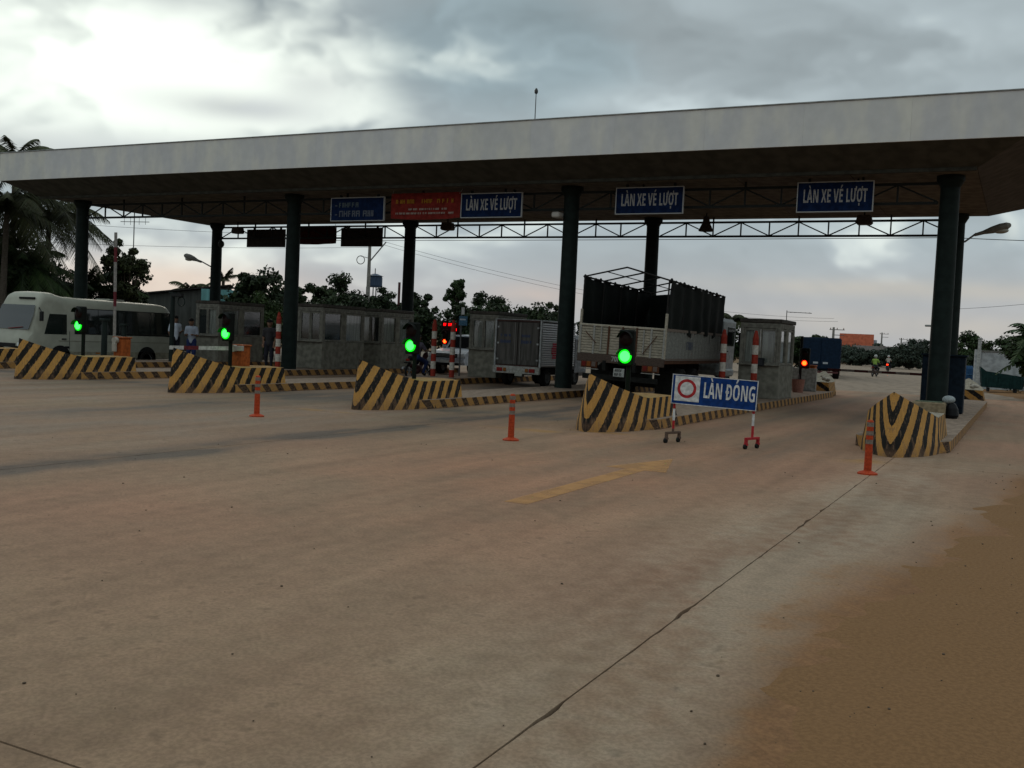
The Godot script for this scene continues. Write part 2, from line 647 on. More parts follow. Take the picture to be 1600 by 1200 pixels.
func ground() -> void:
	var soil := mt(0.17, 0.105, 0.055, 0.95, "grime", 0.35, 0.0, "grit")
	var g := MB.new()
	g.face([Vector3(-700, -0.34, 200), Vector3(700, -0.34, 200), Vector3(700, -0.34, -1200), Vector3(-700, -0.34, -1200)], Vector3.UP)
	struct("ground", g, soil)

	var road := StandardMaterial3D.new()
	road.albedo_texture = road_picture()
	road.roughness = 0.88
	road.metallic_specular = 0.25
	road.normal_enabled = true
	road.detail_enabled = true
	road.detail_albedo = tx.speck
	road.detail_blend_mode = BaseMaterial3D.BLEND_MODE_MUL
	road.detail_uv_layer = BaseMaterial3D.DETAIL_UV_2
	road.uv2_triplanar = true
	road.uv2_world_triplanar = true
	road.uv2_scale = Vector3.ONE * 0.75
	road.normal_enabled = false
	# the apron: concrete slabs with open joints over a dark filler
	var apron := Node3D.new()
	apron.name = "road"
	add_child(apron)
	apron.set_meta("kind", "structure")
	var fill := MB.new()
	fill.box(Vector3(-13.0, -0.075, -22), Vector3(34.0, 0.1, 52))
	put("joint_filler", fill, mt(0.09, 0.066, 0.048, 0.95, "grime", 2.0), apron)
	var xs := [-28.9, -17.5, -9.62, -1.78, 3.9]
	var zs := [3.0, -2.56, -16.42, -30.4, -46.9]
	var gx := [0.0, 0.004, 0.005, 0.005, 0.0]
	for i in 4:
		for j in 4:
			slab(apron, road, xs[i], xs[i + 1], zs[j], zs[j + 1], gx[i], gx[i + 1], i * 7 + j)
	# the outer lane lies a little lower
	var low := MB.new()
	var prof := [[-28.9, 0.0], [-29.25, -0.01], [-29.9, -0.22], [-31.0, -0.25], [-60.0, -0.28]]
	for k in 4:
		var a: Array = prof[k]
		var b: Array = prof[k + 1]
		low.face([Vector3(a[0], a[1], 3), Vector3(b[0], b[1], 3), Vector3(b[0], b[1], -120), Vector3(a[0], a[1], -120)], Vector3.UP)
	put("outer_lane", low, mt(0.17, 0.135, 0.105, 0.9, "grime", 0.25, 0.0, "grit"), apron)
	# the road beyond
	var far := MB.new()
	far.face([Vector3(-28.9, -0.004, -46.91), Vector3(3.0, -0.004, -46.91), Vector3(-3.0, -0.004, -120), Vector3(-28.9, -0.004, -120)], Vector3.UP)
	far.face([Vector3(-24, -0.006, -119.9), Vector3(-3.0, -0.006, -119.9), Vector3(-14.0, -0.006, -420), Vector3(-30, -0.006, -420)], Vector3.UP)
	struct("road_beyond", far, mt(0.25, 0.19, 0.14, 0.85, "grime", 0.2))

	# loose soil along the right, climbing over the slab edge
	var rows := []
	var nz1 := nz(0.8, 4, 91)
	for i in 260:
		var z := 0.5 - pow(i / 259.0, 1.9) * 64.0
		var row := []
		for j in 84:
			var e := dirt_edge(z)
			var w := -0.8 + pow(j / 83.0, 2.3) * 46.0
			var x := e + 0.12 + w
			var h := clampf((w + nz1.get_noise_2d(x, z) * 0.55) * 0.05, -0.03, 0.05) + nz1.get_noise_2d(x * 3.0, z * 3.0) * 0.012 + nz1.get_noise_2d(x * 9.0, z * 5.0) * 0.007 - 0.022 * exp(-pow((w - 0.9 - 0.06 * sin(z)) / 0.13, 2.0)) - 0.02 * exp(-pow((w - 1.5 - 0.08 * sin(z * 0.7)) / 0.11, 2.0)) + nz1.get_noise_2d(x * 0.2, z * 0.2) * 0.10 * smoothstep(1.0, 6.0, w)
			row.append(Vector3(x, h, z))
		rows.append(row)
	var d := MB.new()
	d.sheet(rows)
	struct("dirt_shoulder", d, mt(0.192, 0.104, 0.048, 0.97, "speck", 0.7, 0.0, "grit"))

	# faded lane arrow
	var pts := PackedVector2Array([Vector2(-0.13, -2.6), Vector2(0.13, -2.6), Vector2(0.13, 0.9), Vector2(0.42, 0.9), Vector2(0.0, 2.5), Vector2(-0.42, 0.9), Vector2(-0.13, 0.9)])
	var pm := StandardMaterial3D.new()
	var iw := nz(0.02, 5, 61).get_seamless_image(256, 256)
	var al := Image.create(256, 256, false, Image.FORMAT_RGBA8)
	for y in 256:
		for x in 256:
			var q := smoothstep(0.3, 0.75, iw.get_pixel(x, y).r)
			al.set_pixel(x, y, Color(1, 1, 1, 0.48 + 0.26 * q))
	pm.albedo_texture = ImageTexture.create_from_image(al)
	pm.albedo_color = Color(0.42, 0.2, 0.06).linear_to_srgb()
	pm.transparency = BaseMaterial3D.TRANSPARENCY_ALPHA
	pm.roughness = 0.9
	pm.uv1_triplanar = true
	pm.uv1_world_triplanar = true
	pm.uv1_scale = Vector3.ONE * 0.35
	var ar := MB.new()
	var ix := Geometry2D.triangulate_polygon(pts)
	for i in range(0, ix.size(), 3):
		var q := []
		for k in 3:
			q.append(Vector3(-4.45 + pts[ix[i + k]].x, 0.004, -11.6 - pts[ix[i + k]].y))
		ar.face(q, Vector3.UP)
	struct("road_marking", ar, pm)

	# pebbles and scraps lying about
	var peb := MB.new()
	for i in 700:
		var z := -1.5 - pow(rng.randf(), 1.3) * 18.0
		var x := dirt_edge(z) + rng.randf_range(-0.4, 2.0) if i < 430 else rng.randf_range(-12.0, 0.4)
		if i >= 430 and z > -4.0: x = rng.randf_range(-4.0, 0.2)
		var r := 0.002 + 0.010 * pow(rng.randf(), 3.5)
		var y := 0.004 if x < dirt_edge(z) else 0.045
		peb.ball(Vector3(x, y, z), Vector3(r, r * 0.6, r * rng.randf_range(0.7, 1.5)), 3, 5)
	struct("pebbles", peb, mt(0.09, 0.065, 0.045, 0.9, "fine", 9.0), "stuff")


func slab(parent: Node3D, m: Material, x0: float, x1: float, z0: float, z1: float, g0: float, g1: float, sd: int) -> void:
	var r := nz(2.2, 4, 200 + sd)
	var poly := PackedVector2Array()
	var nzs := int((z0 - z1) / 0.09)
	var half := 0.006
	for k in nzs + 1:        # left edge, going away
		var z := lerpf(z0 - half, z1 + half, k / float(nzs))
		poly.append(Vector2(x0 + g0 + minf(1.0, g0 * 250.0) * (0.006 * maxf(0.0, r.get_noise_2d(z * 2.0, 1.0)) + 0.05 * maxf(0.0, r.get_noise_2d(z * 0.9, 2.0) - 0.28)), z))
	for k in 2:
		poly.append(Vector2(lerpf(x0 + g0 + 0.1, x1 - g1 - 0.1, k), z1 + half + absf(r.get_noise_2d(k, 5.0)) * 0.004))
	for k in nzs + 1:
		var z := lerpf(z1 + half, z0 - half, k / float(nzs))
		poly.append(Vector2(x1 - g1 - minf(1.0, g1 * 250.0) * (0.006 * maxf(0.0, r.get_noise_2d(z * 2.0, 9.0)) + 0.07 * maxf(0.0, r.get_noise_2d(z * 0.7, 8.0) - 0.25)), z))
	for k in 2:
		poly.append(Vector2(lerpf(x1 - g1 - 0.1, x0 + g0 + 0.1, k), z0 - half))
	var ix := Geometry2D.triangulate_polygon(poly)
	var q := MB.new()
	for i in range(0, ix.size(), 3):
		var p := []
		var uv := []
		for k in 3:
			var w := poly[ix[i + k]]
			p.append(Vector3(w.x, 0, w.y))
			uv.append(Vector2((w.x - map_x0) / map_w, (map_z0 - w.y) / map_d))
		q.face(p, Vector3.UP, uv)
	for i in poly.size():
		var a := poly[i]
		var b := poly[(i + 1) % poly.size()]
		var u := Vector2((a.x - map_x0) / map_w, (map_z0 - a.y) / map_d)
		q.face([Vector3(a.x, 0, a.y), Vector3(b.x, 0, b.y), Vector3(b.x, -0.04, b.y), Vector3(a.x, -0.04, a.y)], Vector3((a.x + b.x) * 0.5 - (x0 + x1) * 0.5, 0, (a.y + b.y) * 0.5 - (z0 + z1) * 0.5), [u, u, u, u])
	put("concrete_slab", q, m, parent)


# ---------------------------------------------------------------- canopy, columns, trusses
const LX := [-33.7, -23.1, -12.5, -1.95]
const ZF := -28.2
const ZR := -35.7


func canopy() -> void:
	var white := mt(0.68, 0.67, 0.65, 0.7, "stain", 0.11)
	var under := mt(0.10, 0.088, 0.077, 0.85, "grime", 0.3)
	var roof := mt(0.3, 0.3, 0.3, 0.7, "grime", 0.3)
	var x0 := -35.45
	var x1 := -0.22
	var zf := -25.8
	var zb := -38.1
	var yb := 6.76
	var yt := 7.8
	var fx0 := -34.75
	var fx1 := -1.3
	var fz0 := -27.1
	var fz1 := -36.25
	var yf := 6.3
	var c := thing("toll_canopy", "long flat white canopy spanning all lanes of the toll plaza", "canopy", Vector3((x0 + x1) / 2, yb, (zf + zb) / 2))
	var o := c.position
	var W := x1 - x0
	var D := zf - zb
	var np0 := 14
	for i in np0:
		var pw := W / np0
		var t := 0.61 + 0.009 * ((i * 7) % 5)
		bx(c, "fascia_panel", Vector3(-W / 2 + pw * (i + 0.5), (yt - yb) / 2, D / 2 - 0.05), Vector3(pw - 0.002, yt - yb, 0.1), mt(t, t * 0.985, t * (0.965 if i % 4 else 0.945), 0.7, "stain", 0.11))
	bx(c, "fascia_backing", Vector3(0, (yt - yb) / 2, D / 2 - 0.13), Vector3(W, yt - yb - 0.02, 0.04), under)
	bx(c, "back_fascia", Vector3(0, (yt - yb) / 2, -D / 2 + 0.06), Vector3(W, yt - yb, 0.12), white, 0.015)
	for s in [-1.0, 1.0]:
		bx(c, "side_fascia", Vector3(s * (W / 2 - 0.06), (yt - yb) / 2, 0), Vector3(0.12, yt - yb, D - 0.25), white, 0.015)
	bx(c, "roof_deck", Vector3(0, yt - yb - 0.2, 0), Vector3(W - 0.25, 0.08, D - 0.25), roof)
	bx(c, "coping", Vector3(0, yt - yb + 0.02, D / 2 - 0.06), Vector3(W + 0.04, 0.035, 0.17), mt(0.3, 0.3, 0.29, 0.6, "streak", 0.2), 0.008)
	var A := [Vector3(x0 + 0.03, yb + 0.01, zf - 0.03) - o, Vector3(x1 - 0.03, yb + 0.01, zf - 0.03) - o, Vector3(x1 - 0.03, yb + 0.01, zb + 0.03) - o, Vector3(x0 + 0.03, yb + 0.01, zb + 0.03) - o]
	var B := [Vector3(fx0, yf, fz0) - o, Vector3(fx1, yf, fz0) - o, Vector3(fx1, yf, fz1) - o, Vector3(fx0, yf, fz1) - o]
	for i in 4:
		var q := MB.new()
		q.face([A[i], A[(i + 1) % 4], B[(i + 1) % 4], B[i]], Vector3.DOWN)
		put("sloped_soffit", q, mt(0.085, 0.08, 0.066, 0.85, "grime", 0.3) if i == 0 else under, c)  # shade of the slopes put into their colour, darkest at the front
	# flat soffit of boards
	var nb := 11
	for i in nb:
		var w := (fx1 - fx0) / nb
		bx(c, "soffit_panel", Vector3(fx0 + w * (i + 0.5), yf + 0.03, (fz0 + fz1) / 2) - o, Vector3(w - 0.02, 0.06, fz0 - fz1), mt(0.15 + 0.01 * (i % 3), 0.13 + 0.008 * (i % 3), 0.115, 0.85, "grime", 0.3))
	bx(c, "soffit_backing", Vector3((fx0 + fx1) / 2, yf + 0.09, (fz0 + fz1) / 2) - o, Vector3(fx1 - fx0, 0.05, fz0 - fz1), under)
	bx(c, "edge_beam", Vector3((fx0 + fx1) / 2, yf - 0.02, fz0 + 0.02) - o, Vector3(fx1 - fx0, 0.1, 0.1), mt(0.06, 0.06, 0.05, 0.8, "grime", 0.5), 0.01)

	# columns
	var green := mt(0.012, 0.019, 0.017, 0.6, "grime", 0.5)
	var which := ["on the leftmost island", "on the second island from the left in view", "behind the pale box truck on the middle island", "at the right end of the canopy"]
	for r in 2:
		for i in 4:
			var z: float = [ZF, ZR][r]
			var lab := "dark green round column %s, %s row" % [["at the far left end of the canopy", "between the left booths and the bus", "right beside the silver box truck", "rising from the blue cabinet at the right"][i] if r == 0 else ["left of the wall lamp and the grey shed", "behind the left booths and green light", "standing behind the tarpaulin truck", "right behind the rightmost column, carrying a street lamp"][i], ["front", "rear"][r]]
			var k := thing("canopy_column", lab, "column", Vector3(LX[i] - (0.24 if r == 1 and i == 3 else 0.0), 0.0 if i > 0 else -0.3, z), 0, "columns carrying the canopy")
			var top := yf - k.position.y
			tb(k, "shaft", Vector3(0, 0, 0), Vector3(0, top - 0.3, 0), 0.265, green, 0.235, 20)
			var cp := MB.new()
			cp.lathe([Vector2(0.24, top - 0.3), Vector2(0.25, top - 0.28), Vector2(0.34, top - 0.12), Vector2(0.34, top - 0.01), Vector2(0, top - 0.01)], 20)
			put("capital", cp, green, k)

	# trusses between the columns
	var iron := mt(0.02, 0.023, 0.022, 0.6, "")
	for r in 2:
		for b in 3:
			var z: float = [ZF, ZR][r]
			var xa: float = LX[b] + 0.26
			var xb: float = LX[b + 1] - 0.26
			var t := thing("roof_truss", "black steel lattice truss, %s row, %s bay" % [["front", "rear"][r], ["left", "middle", "right"][b]], "truss", Vector3(xa, 5.62, z), 0, "trusses under the canopy")
			var L := xb - xa
			var hh := 0.5
			bx(t, "top_chord", Vector3(L / 2, hh, 0), Vector3(L, 0.07, 0.07), iron)
			bx(t, "bottom_chord", Vector3(L / 2, 0, 0), Vector3(L, 0.07, 0.07), iron)
			var np := 10
			for i in np + 1:
				var x := L * i / np
				if i > 0 and i < np:
					bx(t, "upright", Vector3(x, hh / 2, 0), Vector3(0.045, hh - 0.07, 0.045), iron)
				if i < np:
					var x2 := L * (i + 1) / np
					var up := (i % 2 == 0) == (b % 2 == 0)
					tb(t, "diagonal", Vector3(x + 0.03, 0.03 if up else hh - 0.03, 0), Vector3(x2 - 0.03, hh - 0.03 if up else 0.03, 0), 0.024, iron, -1, 6)
			for i in [2, 5, 8]:
				bx(t, "hanger", Vector3(L * i / np, hh + 0.1, 0), Vector3(0.05, 0.17, 0.05), iron)

	# lightning rod
	var rod := thing("lightning_rod", "thin lightning rod with a small ball on the canopy roof", "lightning rod", Vector3(-14.27, 7.52, -29))
	tb(rod, "mast", Vector3(0, 0, 0), Vector3(0, 1.9, 0), 0.022, mt(0.12, 0.12, 0.12, 0.4, "", 1, 0.6), 0.014, 8)
	var bl := MB.new()
	bl.lathe([Vector2(0.015, 1.86), Vector2(0.055, 1.9), Vector2(0.06, 1.97), Vector2(0.035, 2.03), Vector2(0, 2.06)], 12)
	put("ball", bl, mt(0.05, 0.05, 0.05, 0.4, "", 1, 0.6), rod)

	# flood lamps hung behind the rear truss
	var fl := [[-20.83, 5.98, -34.9, "unlit flood lamp under the canopy, below the red banner"], [-10.15, 5.92, -34.5, "unlit flood lamp under the canopy, right of the middle blue sign"], [-4.87, 5.98, -34.3, "unlit flood lamp under the canopy, below the right blue sign"], [-32.1, 5.95, -35.3, "unlit flood lamp under the canopy, beside the left dark sign back"]]
	for i in 4:
		var f: Array = fl[i]
		var k := thing("flood_lamp", f[3], "lamp", Vector3(f[0], f[1], f[2]), 0, "flood lamps under the canopy")
		var lm := mt(0.075, 0.06, 0.05, 0.5, "grime", 1.5)
		var m := MB.new()
		if i == 1:
			m.lathe([Vector2(0.06, 0.26), Vector2(0.1, 0.24), Vector2(0.13, 0.05), Vector2(0.26, -0.24), Vector2(0.25, -0.25), Vector2(0.12, 0.0), Vector2(0, 0.02)], 18)
		else:
			m.ext(PackedVector2Array([Vector2(-0.2, 0.14), Vector2(0.2, 0.14), Vector2(0.26, -0.1), Vector2(0.2, -0.16), Vector2(-0.2, -0.16), Vector2(-0.26, -0.1)]), 0.3)
		put("housing", m, lm, k)
		tb(k, "bracket", Vector3(0, 0.1, 0), Vector3(0, 6.33 - f[1], 0), 0.025, iron)

	# cameras on the columns
	for q in [[Vector3(-12.83, 5.42, -28.0), "white box camera on the column beside the silver truck", 0.3, mt(0.5, 0.48, 0.45, 0.5, "")], [Vector3(-33.3, 5.35, -35.55), "dark round camera on the column above the grey shed", 0.26, mt(0.04, 0.04, 0.04, 0.5, "")]]:
		var k := thing("security_camera", q[1], "camera", q[0], 0, "cameras on the canopy columns")
		if q[2] > 0.27:
			bx(k, "housing", Vector3(0, 0, 0.05), Vector3(0.26, 0.16, 0.4), q[3], 0.03)
			bx(k, "bracket", Vector3(0.12, -0.05, -0.18), Vector3(0.16, 0.05, 0.06), q[3])
		else:
			var d := MB.new()
			d.ball(Vector3.ZERO, Vector3(0.15, 0.17, 0.15))
			put("housing", d, q[3], k)
			tb(k, "bracket", Vector3(-0.18, 0.17, -0.05), Vector3(0, 0.14, 0), 0.03, q[3])

	# street lamps on short arms
	for q in [[-2.19, 1.0, "grey street lamp head on a short arm, right of the rightmost column", 5.4], [-33.7, -1.0, "grey street lamp head on an arm left of the rear column by the shed", 4.3]]:
		var s: float = q[1]
		var k := thing("street_lamp", q[2], "lamp", Vector3(q[0] + 0.24 * s, q[3], ZR + 0.05), 0, "lamps on column arms")
		var far := 0.34 if s > 0 else 0.7
		tb(k, "arm", Vector3(0, 0, 0), Vector3(far * s, 0.28, 0), 0.03, mt(0.16, 0.16, 0.16, 0.5, ""), -1, 8)
		var h := MB.new()
		var xf := Transform3D(Basis(Vector3(0, 0, 1), (-PI / 2 + 0.3) * s), Vector3((far - 0.08) * s, 0.22, 0))
		h.lathe([Vector2(0.045, 0.0), Vector2(0.07, 0.05), Vector2(0.09, 0.3), Vector2(0.16, 0.55), Vector2(0.19, 0.8), Vector2(0.16, 1.0), Vector2(0.08, 1.1), Vector2(0, 1.12)], 16, xf, 0.7)
		put("lamp_head", h, mt(0.2, 0.19, 0.17, 0.5, "fine", 2.0), k)
		var gl := MB.new()
		gl.ball(xf * Vector3(0.09 * s, 0.78, 0), Vector3(0.24, 0.1, 0.14))
		put("lens", gl, mt(0.35, 0.34, 0.3, 0.25, ""), k)


# ---------------------------------------------------------------- islands, noses, booths, poles
func prow(w: float, phase: float) -> MB:
	# A concrete prow 3.5 m long: tip at the origin facing +Z, high at the tip, low behind.
	var m := MB.new()
	var L := 3.4
	var S := [0.0, 0.015, 0.05, 0.1, 0.18, 0.3, 0.45, 0.6, 0.8, 1.0, 1.25, 1.5, 1.8, 2.2, 2.7, 3.1, L]
	var V := [0.0, 0.06, 0.19, 0.23, 0.4, 0.6, 0.8, 0.93, 1.0]
	var per := 0.385
	for side in [-1.0, 1.0]:
		var f := []
		var uvs := []
		var u := 0.0
		var last := Vector2(0, 0)
		for s in S:
			var q := clampf(s / 1.7, 0, 1)
			var half: float = 0.03 + (w - 0.03) * pow(1.0 - pow(1.0 - q, 2.0), 0.76)
			var hh: float = 0.6 + 0.46 * pow(clampf(1.0 - s / 1.75, 0, 1), 1.45)
			u += Vector2(half, s).distance_to(last) if s > 0 else 0.0
			last = Vector2(half, s)
			var row := []
			var ur := []
			for v in V:
				var y: float = hh * v
				var lip := 0.0 if y < 0.205 else (y - 0.2) * 0.16 + 0.02
				var x: float = (half - lip * (0.2 + 0.8 * q)) * (1.0 - 0.5 * pow(1.0 - q, 1.5) * y) if s > 0.0 else 0.0
				var back: float = -s - y * 0.09 * (1.0 - q)
				row.append(Vector3(x * side, y, back))
				ur.append(Vector2(u / (2.0 * per) + phase, 1.0 - y / 1.2))
			f.append(row)
			uvs.append(ur)
		m.sheet(f, Vector3(side, 0.1, 0.2), false, uvs)
		var e: Array = f[S.size() - 1]
		for j in V.size() - 1:
			m.face([e[j], e[j + 1], Vector3(0, e[j + 1].y, e[j + 1].z), Vector3(0, e[j].y, e[j].z)], Vector3(0, 0, -1), [uvs[-1][j], uvs[-1][j + 1], uvs[-1][j + 1] + Vector2(0.5, 0), uvs[-1][j] + Vector2(0.5, 0)])
	return m


func prow_top(w: float) -> MB:
	var m := MB.new()
	var L := 3.4
	var f := []
	for i in 30:
		var s := L * i / 29.0
		var q := clampf(s / 1.7, 0, 1)
		var half: float = 0.03 + (w - 0.03) * pow(1.0 - pow(1.0 - q, 2.0), 0.76)
		var hh: float = 0.6 + 0.46 * pow(clampf(1.0 - s / 1.75, 0, 1), 1.45)
		var lip := (hh - 0.2) * 0.16 + 0.02
		var x: float = (half - lip * (0.2 + 0.8 * q)) * (1.0 - 0.5 * pow(1.0 - q, 1.5) * hh) if s > 0.0 else 0.0
		var back: float = -s - hh * 0.09 * (1.0 - q)
		f.append([Vector3(-x, hh, back), Vector3(0, hh + 0.02 * minf(1.0, q * 3), back), Vector3(x, hh, back)])
	m.sheet(f, Vector3.UP)
	return m


func outline(w: float, z0: float, z1: float) -> PackedVector2Array:
	var p := PackedVector2Array()
	for i in 13:
		var a := PI * i / 12.0
		p.append(Vector2(cos(a) * w, z0 - 0.9 * w + sin(a) * w * 0.9))
	for i in 13:
		var a := PI + PI * i / 12.0
		p.append(Vector2(cos(a) * w, z1 + 0.9 * w + sin(a) * w * 0.9))
	return p


func island(x: float, z0: float, z1: float, w: float, lab: String, kerb: Material, yo := 0.0) -> void:
	var o := thing("traffic_island", lab, "traffic island", Vector3(x, yo, z0), 0, "raised islands between the lanes")
	var pl := outline(w, 0.0, z1 - z0)
	var ix := Geometry2D.triangulate_polygon(pl)
	var top := MB.new()
	for i in range(0, ix.size(), 3):
		var q := []
		for k in 3:
			q.append(Vector3(pl[ix[i + k]].x, 0.2, pl[ix[i + k]].y))
		top.face(q, Vector3.UP)
	put("paving", top, mt(0.27, 0.2, 0.15, 0.9, "grime", 0.7, 0.0, "grit"), o)
	var side := MB.new()
	var u := 0.0
	for i in pl.size():
		var a := pl[i]
		var b := pl[(i + 1) % pl.size()]
		var n := maxi(1, int(a.distance_to(b) / 0.4))
		for j in n:
			var p := a.lerp(b, j / float(n))
			var q := a.lerp(b, (j + 1) / float(n))
			var d := p.distance_to(q) / 1.0
			var out := Vector3(p.x + q.x, 0, 0.0)
			out = Vector3(q.y - p.y, 0, p.x - q.x)
			var v0 := 1.0 - (x * 0.37 - floorf(x * 0.37)) * 0.0
			side.face([Vector3(p.x, 0, p.y), Vector3(q.x, 0, q.y), Vector3(q.x, 0.2, q.y), Vector3(p.x, 0.2, p.y)], out, [Vector2(u, v0), Vector2(u + d, v0), Vector2(u + d, 0.1), Vector2(u, 0.1)])
			u += d
	put("kerb", side, kerb, o)


func booth(x: float, z: float, w: float, d: float, lab: String, dark: Array, seed_: int) -> void:
	# A small concrete and glass kiosk; its front is at z and faces +Z.
	var o := thing("toll_booth", lab, "toll booth", Vector3(x, 0.2, z), 0, "toll booths on the islands")
	var wall := mt(0.2, 0.19, 0.155, 0.85, "grime", 0.5, 0.0, "bump")
	var post := mt(0.2, 0.19, 0.16, 0.75, "grime", 0.8)
	var trim := mt(0.075, 0.065, 0.055, 0.7, "grime", 0.8)
	var pale := [mt(0.42, 0.44, 0.39, 0.6, "streak", 0.5), mt(0.32, 0.35, 0.31, 0.6, "streak", 0.5), mt(0.2, 0.24, 0.21, 0.6, "streak", 0.5)]
	var gl := glass(0.02, 0.03, 0.03, 0.15)
	var blk := mt(0.012, 0.015, 0.014, 0.7, "")
	bx(o, "lower_wall", Vector3(0, 0.5, -d / 2), Vector3(w, 1.0, d), wall, 0.015)
	bx(o, "roof", Vector3(0, 2.3, -d / 2), Vector3(w + 0.05, 0.12, d + 0.05), trim, 0.02)
	bx(o, "header", Vector3(0, 2.16, -d / 2), Vector3(w - 0.01, 0.14, d - 0.01), post)
	for sx in [-1, 1]:
		for sz in [0, 1]:
			bx(o, "corner_post", Vector3(sx * (w / 2 - 0.055), 1.545, -0.055 - sz * (d - 0.11)), Vector3(0.11, 1.09, 0.11), post, 0.01)
	bx(o, "interior", Vector3(0, 1.02, -d / 2), Vector3(w - 0.3, 0.03, d - 0.3), blk)
	# windows: front two lights, each side two or three; a frame, a curtain behind the pane
	var k := 0
	for f in 3:
		var n := 2 if f == 0 else 2
		var run := (w if f == 0 else d) - 0.22
		for i in n:
			var a := -run / 2 + run * (i + 0.5) / n
			var wd := run / n - 0.02
			var bs := Basis()
			var c := Vector3(a, 1.545, -0.06)
			if f == 1:
				bs = Basis(Vector3.UP, PI / 2)
				c = Vector3(w / 2 - 0.06, 1.545, -d / 2 - a)
			elif f == 2:
				bs = Basis(Vector3.UP, -PI / 2)
				c = Vector3(-w / 2 + 0.06, 1.545, -d / 2 + a)
			var win := Node3D.new()
			win.name = numbered(o, "window")
			o.add_child(win, true)
			win.transform = Transform3D(bs, c)
			for e in [-1, 1]:
				bx(win, "frame", Vector3(e * (wd / 2 - 0.02), 0, 0.02), Vector3(0.045, 1.08, 0.05), post)
			bx(win, "frame", Vector3(0, 0.5, 0.021), Vector3(wd - 0.09, 0.06, 0.045), post)
			bx(win, "frame", Vector3(0, -0.5, 0.021), Vector3(wd - 0.09, 0.06, 0.045), post)
			bx(win, "pane", Vector3(0, 0, 0.01), Vector3(wd - 0.09, 0.94, 0.006), gl)
			if k in dark:
				bx(win, "shade_panel", Vector3(0.0, 0.0, -0.03), Vector3(wd - 0.03, 1.05, 0.01), blk)  # black panel added for the dark interior; the booth has no blind
			else:
				bx(win, "curtain", Vector3(0.0, 0.0, -0.03), Vector3(wd - 0.03, 1.05, 0.01), pale[(k + seed_) % 3])
			k += 1
	for s in [-1, 1]:
		bx(o, "side_pier", Vector3(s * (w / 2 - 0.055), 1.545, -d / 2), Vector3(0.1, 1.09, 0.3), wall, 0.01)
	bx(o, "sill", Vector3(0, 1.0, 0.03), Vector3(w + 0.06, 0.05, 0.14), post, 0.01)


func striped_pole(x: float, z: float, lab: String) -> void:
	var o := thing("guard_pole", lab, "pole", Vector3(x, 0.2, z), 0, "striped poles guarding the booths")
	var red := mt(0.27, 0.035, 0.022, 0.6, "grime", 1.5)
	var wh := mt(0.5, 0.46, 0.4, 0.6, "grime", 1.5)
	for i in 7:
		var m := MB.new()
		m.lathe([Vector2(0.09, 0.0), Vector2(0.09, 0.26)] if i < 6 else [Vector2(0.09, 0.0), Vector2(0.085, 0.2), Vector2(0.04, 0.4), Vector2(0, 0.42)], 14)
		var p := put("band", m, red if i % 2 == 0 else wh, o)
		p.position.y = 0.26 * i


func signal_light(x: float, y: float, z: float, green: bool, lab: String, pole_dx := 0.03) -> void:
	var o := thing("signal_light", lab, "traffic light", Vector3(x, 0.2, z), 0, "lane signals" if green else "")
	var blk := mt(0.006, 0.007, 0.006, 0.7, "")
	var yy := y - 0.2
	tb(o, "pole", Vector3(pole_dx, 0, -0.12), Vector3(pole_dx, yy + (0.5 if green else 0.95), -0.12), 0.05, blk)
	bx(o, "housing", Vector3(0, yy + 0.17, -0.05), Vector3(0.32, 0.72, 0.16), blk, 0.03)
	for i in 2:
		var c := Vector3(0, yy + 0.34 * i, 0.035)
		var on := (i == 0) == green
		if not green:
			c.y = yy + 0.34 - 0.34 * i
		var r := 0.14 if green else 0.1
		var xf := Transform3D(Basis(Vector3.RIGHT, PI / 2), c)
		if on:
			var h := MB.new()
			h.lathe([Vector2(r, 0.0), Vector2(r * 0.97, 0.012), Vector2(r * 0.76, 0.018)], 24, xf)
			put("lens_rim", h, glow(0.02, 0.85, 0.08, 0.9) if green else glow(1.0, 0.05, 0.01, 1.2), o)
			var q := MB.new()
			q.lathe([Vector2(r * 0.76, 0.018), Vector2(r * 0.4, 0.03), Vector2(0, 0.035)], 24, xf)
			put("lens", q, glow(0.25, 1.0, 0.35, 2.6) if green else glow(1.0, 0.42, 0.12, 3.0), o)
			var li := OmniLight3D.new()
			li.name = "lens_light"
			li.position = c + Vector3(0, 0, 0.12)
			li.light_color = Color(0.15, 1.0, 0.25) if green else Color(1.0, 0.15, 0.05)
			li.light_energy = 0.10 if green else 0.05
			li.light_size = r
			li.omni_range = 12.0
			li.omni_attenuation = 2.0
			li.shadow_enabled = true
			o.add_child(li)
		else:
			var q := MB.new()
			q.lathe([Vector2(r, 0.0), Vector2(r * 0.6, 0.025), Vector2(0, 0.035)], 20, xf)
			put("lens", q, mt(0.012, 0.004, 0.004, 0.4, ""), o)
		var vz := MB.new()
		for j in 10:
			var a := PI * (0.05 + 0.9 * j / 10.0)
			var b := PI * (0.05 + 0.9 * (j + 1) / 10.0)
			vz.face([c + Vector3(cos(a), sin(a), 0) * (r + 0.015), c + Vector3(cos(b), sin(b), 0) * (r + 0.015), c + Vector3(cos(b) * (r + 0.015), sin(b) * (r + 0.015), 0.13), c + Vector3(cos(a) * (r + 0.015), sin(a) * (r + 0.015), 0.13)], Vector3(cos(a), sin(a), 0))
		put("visor", vz, blk, o)


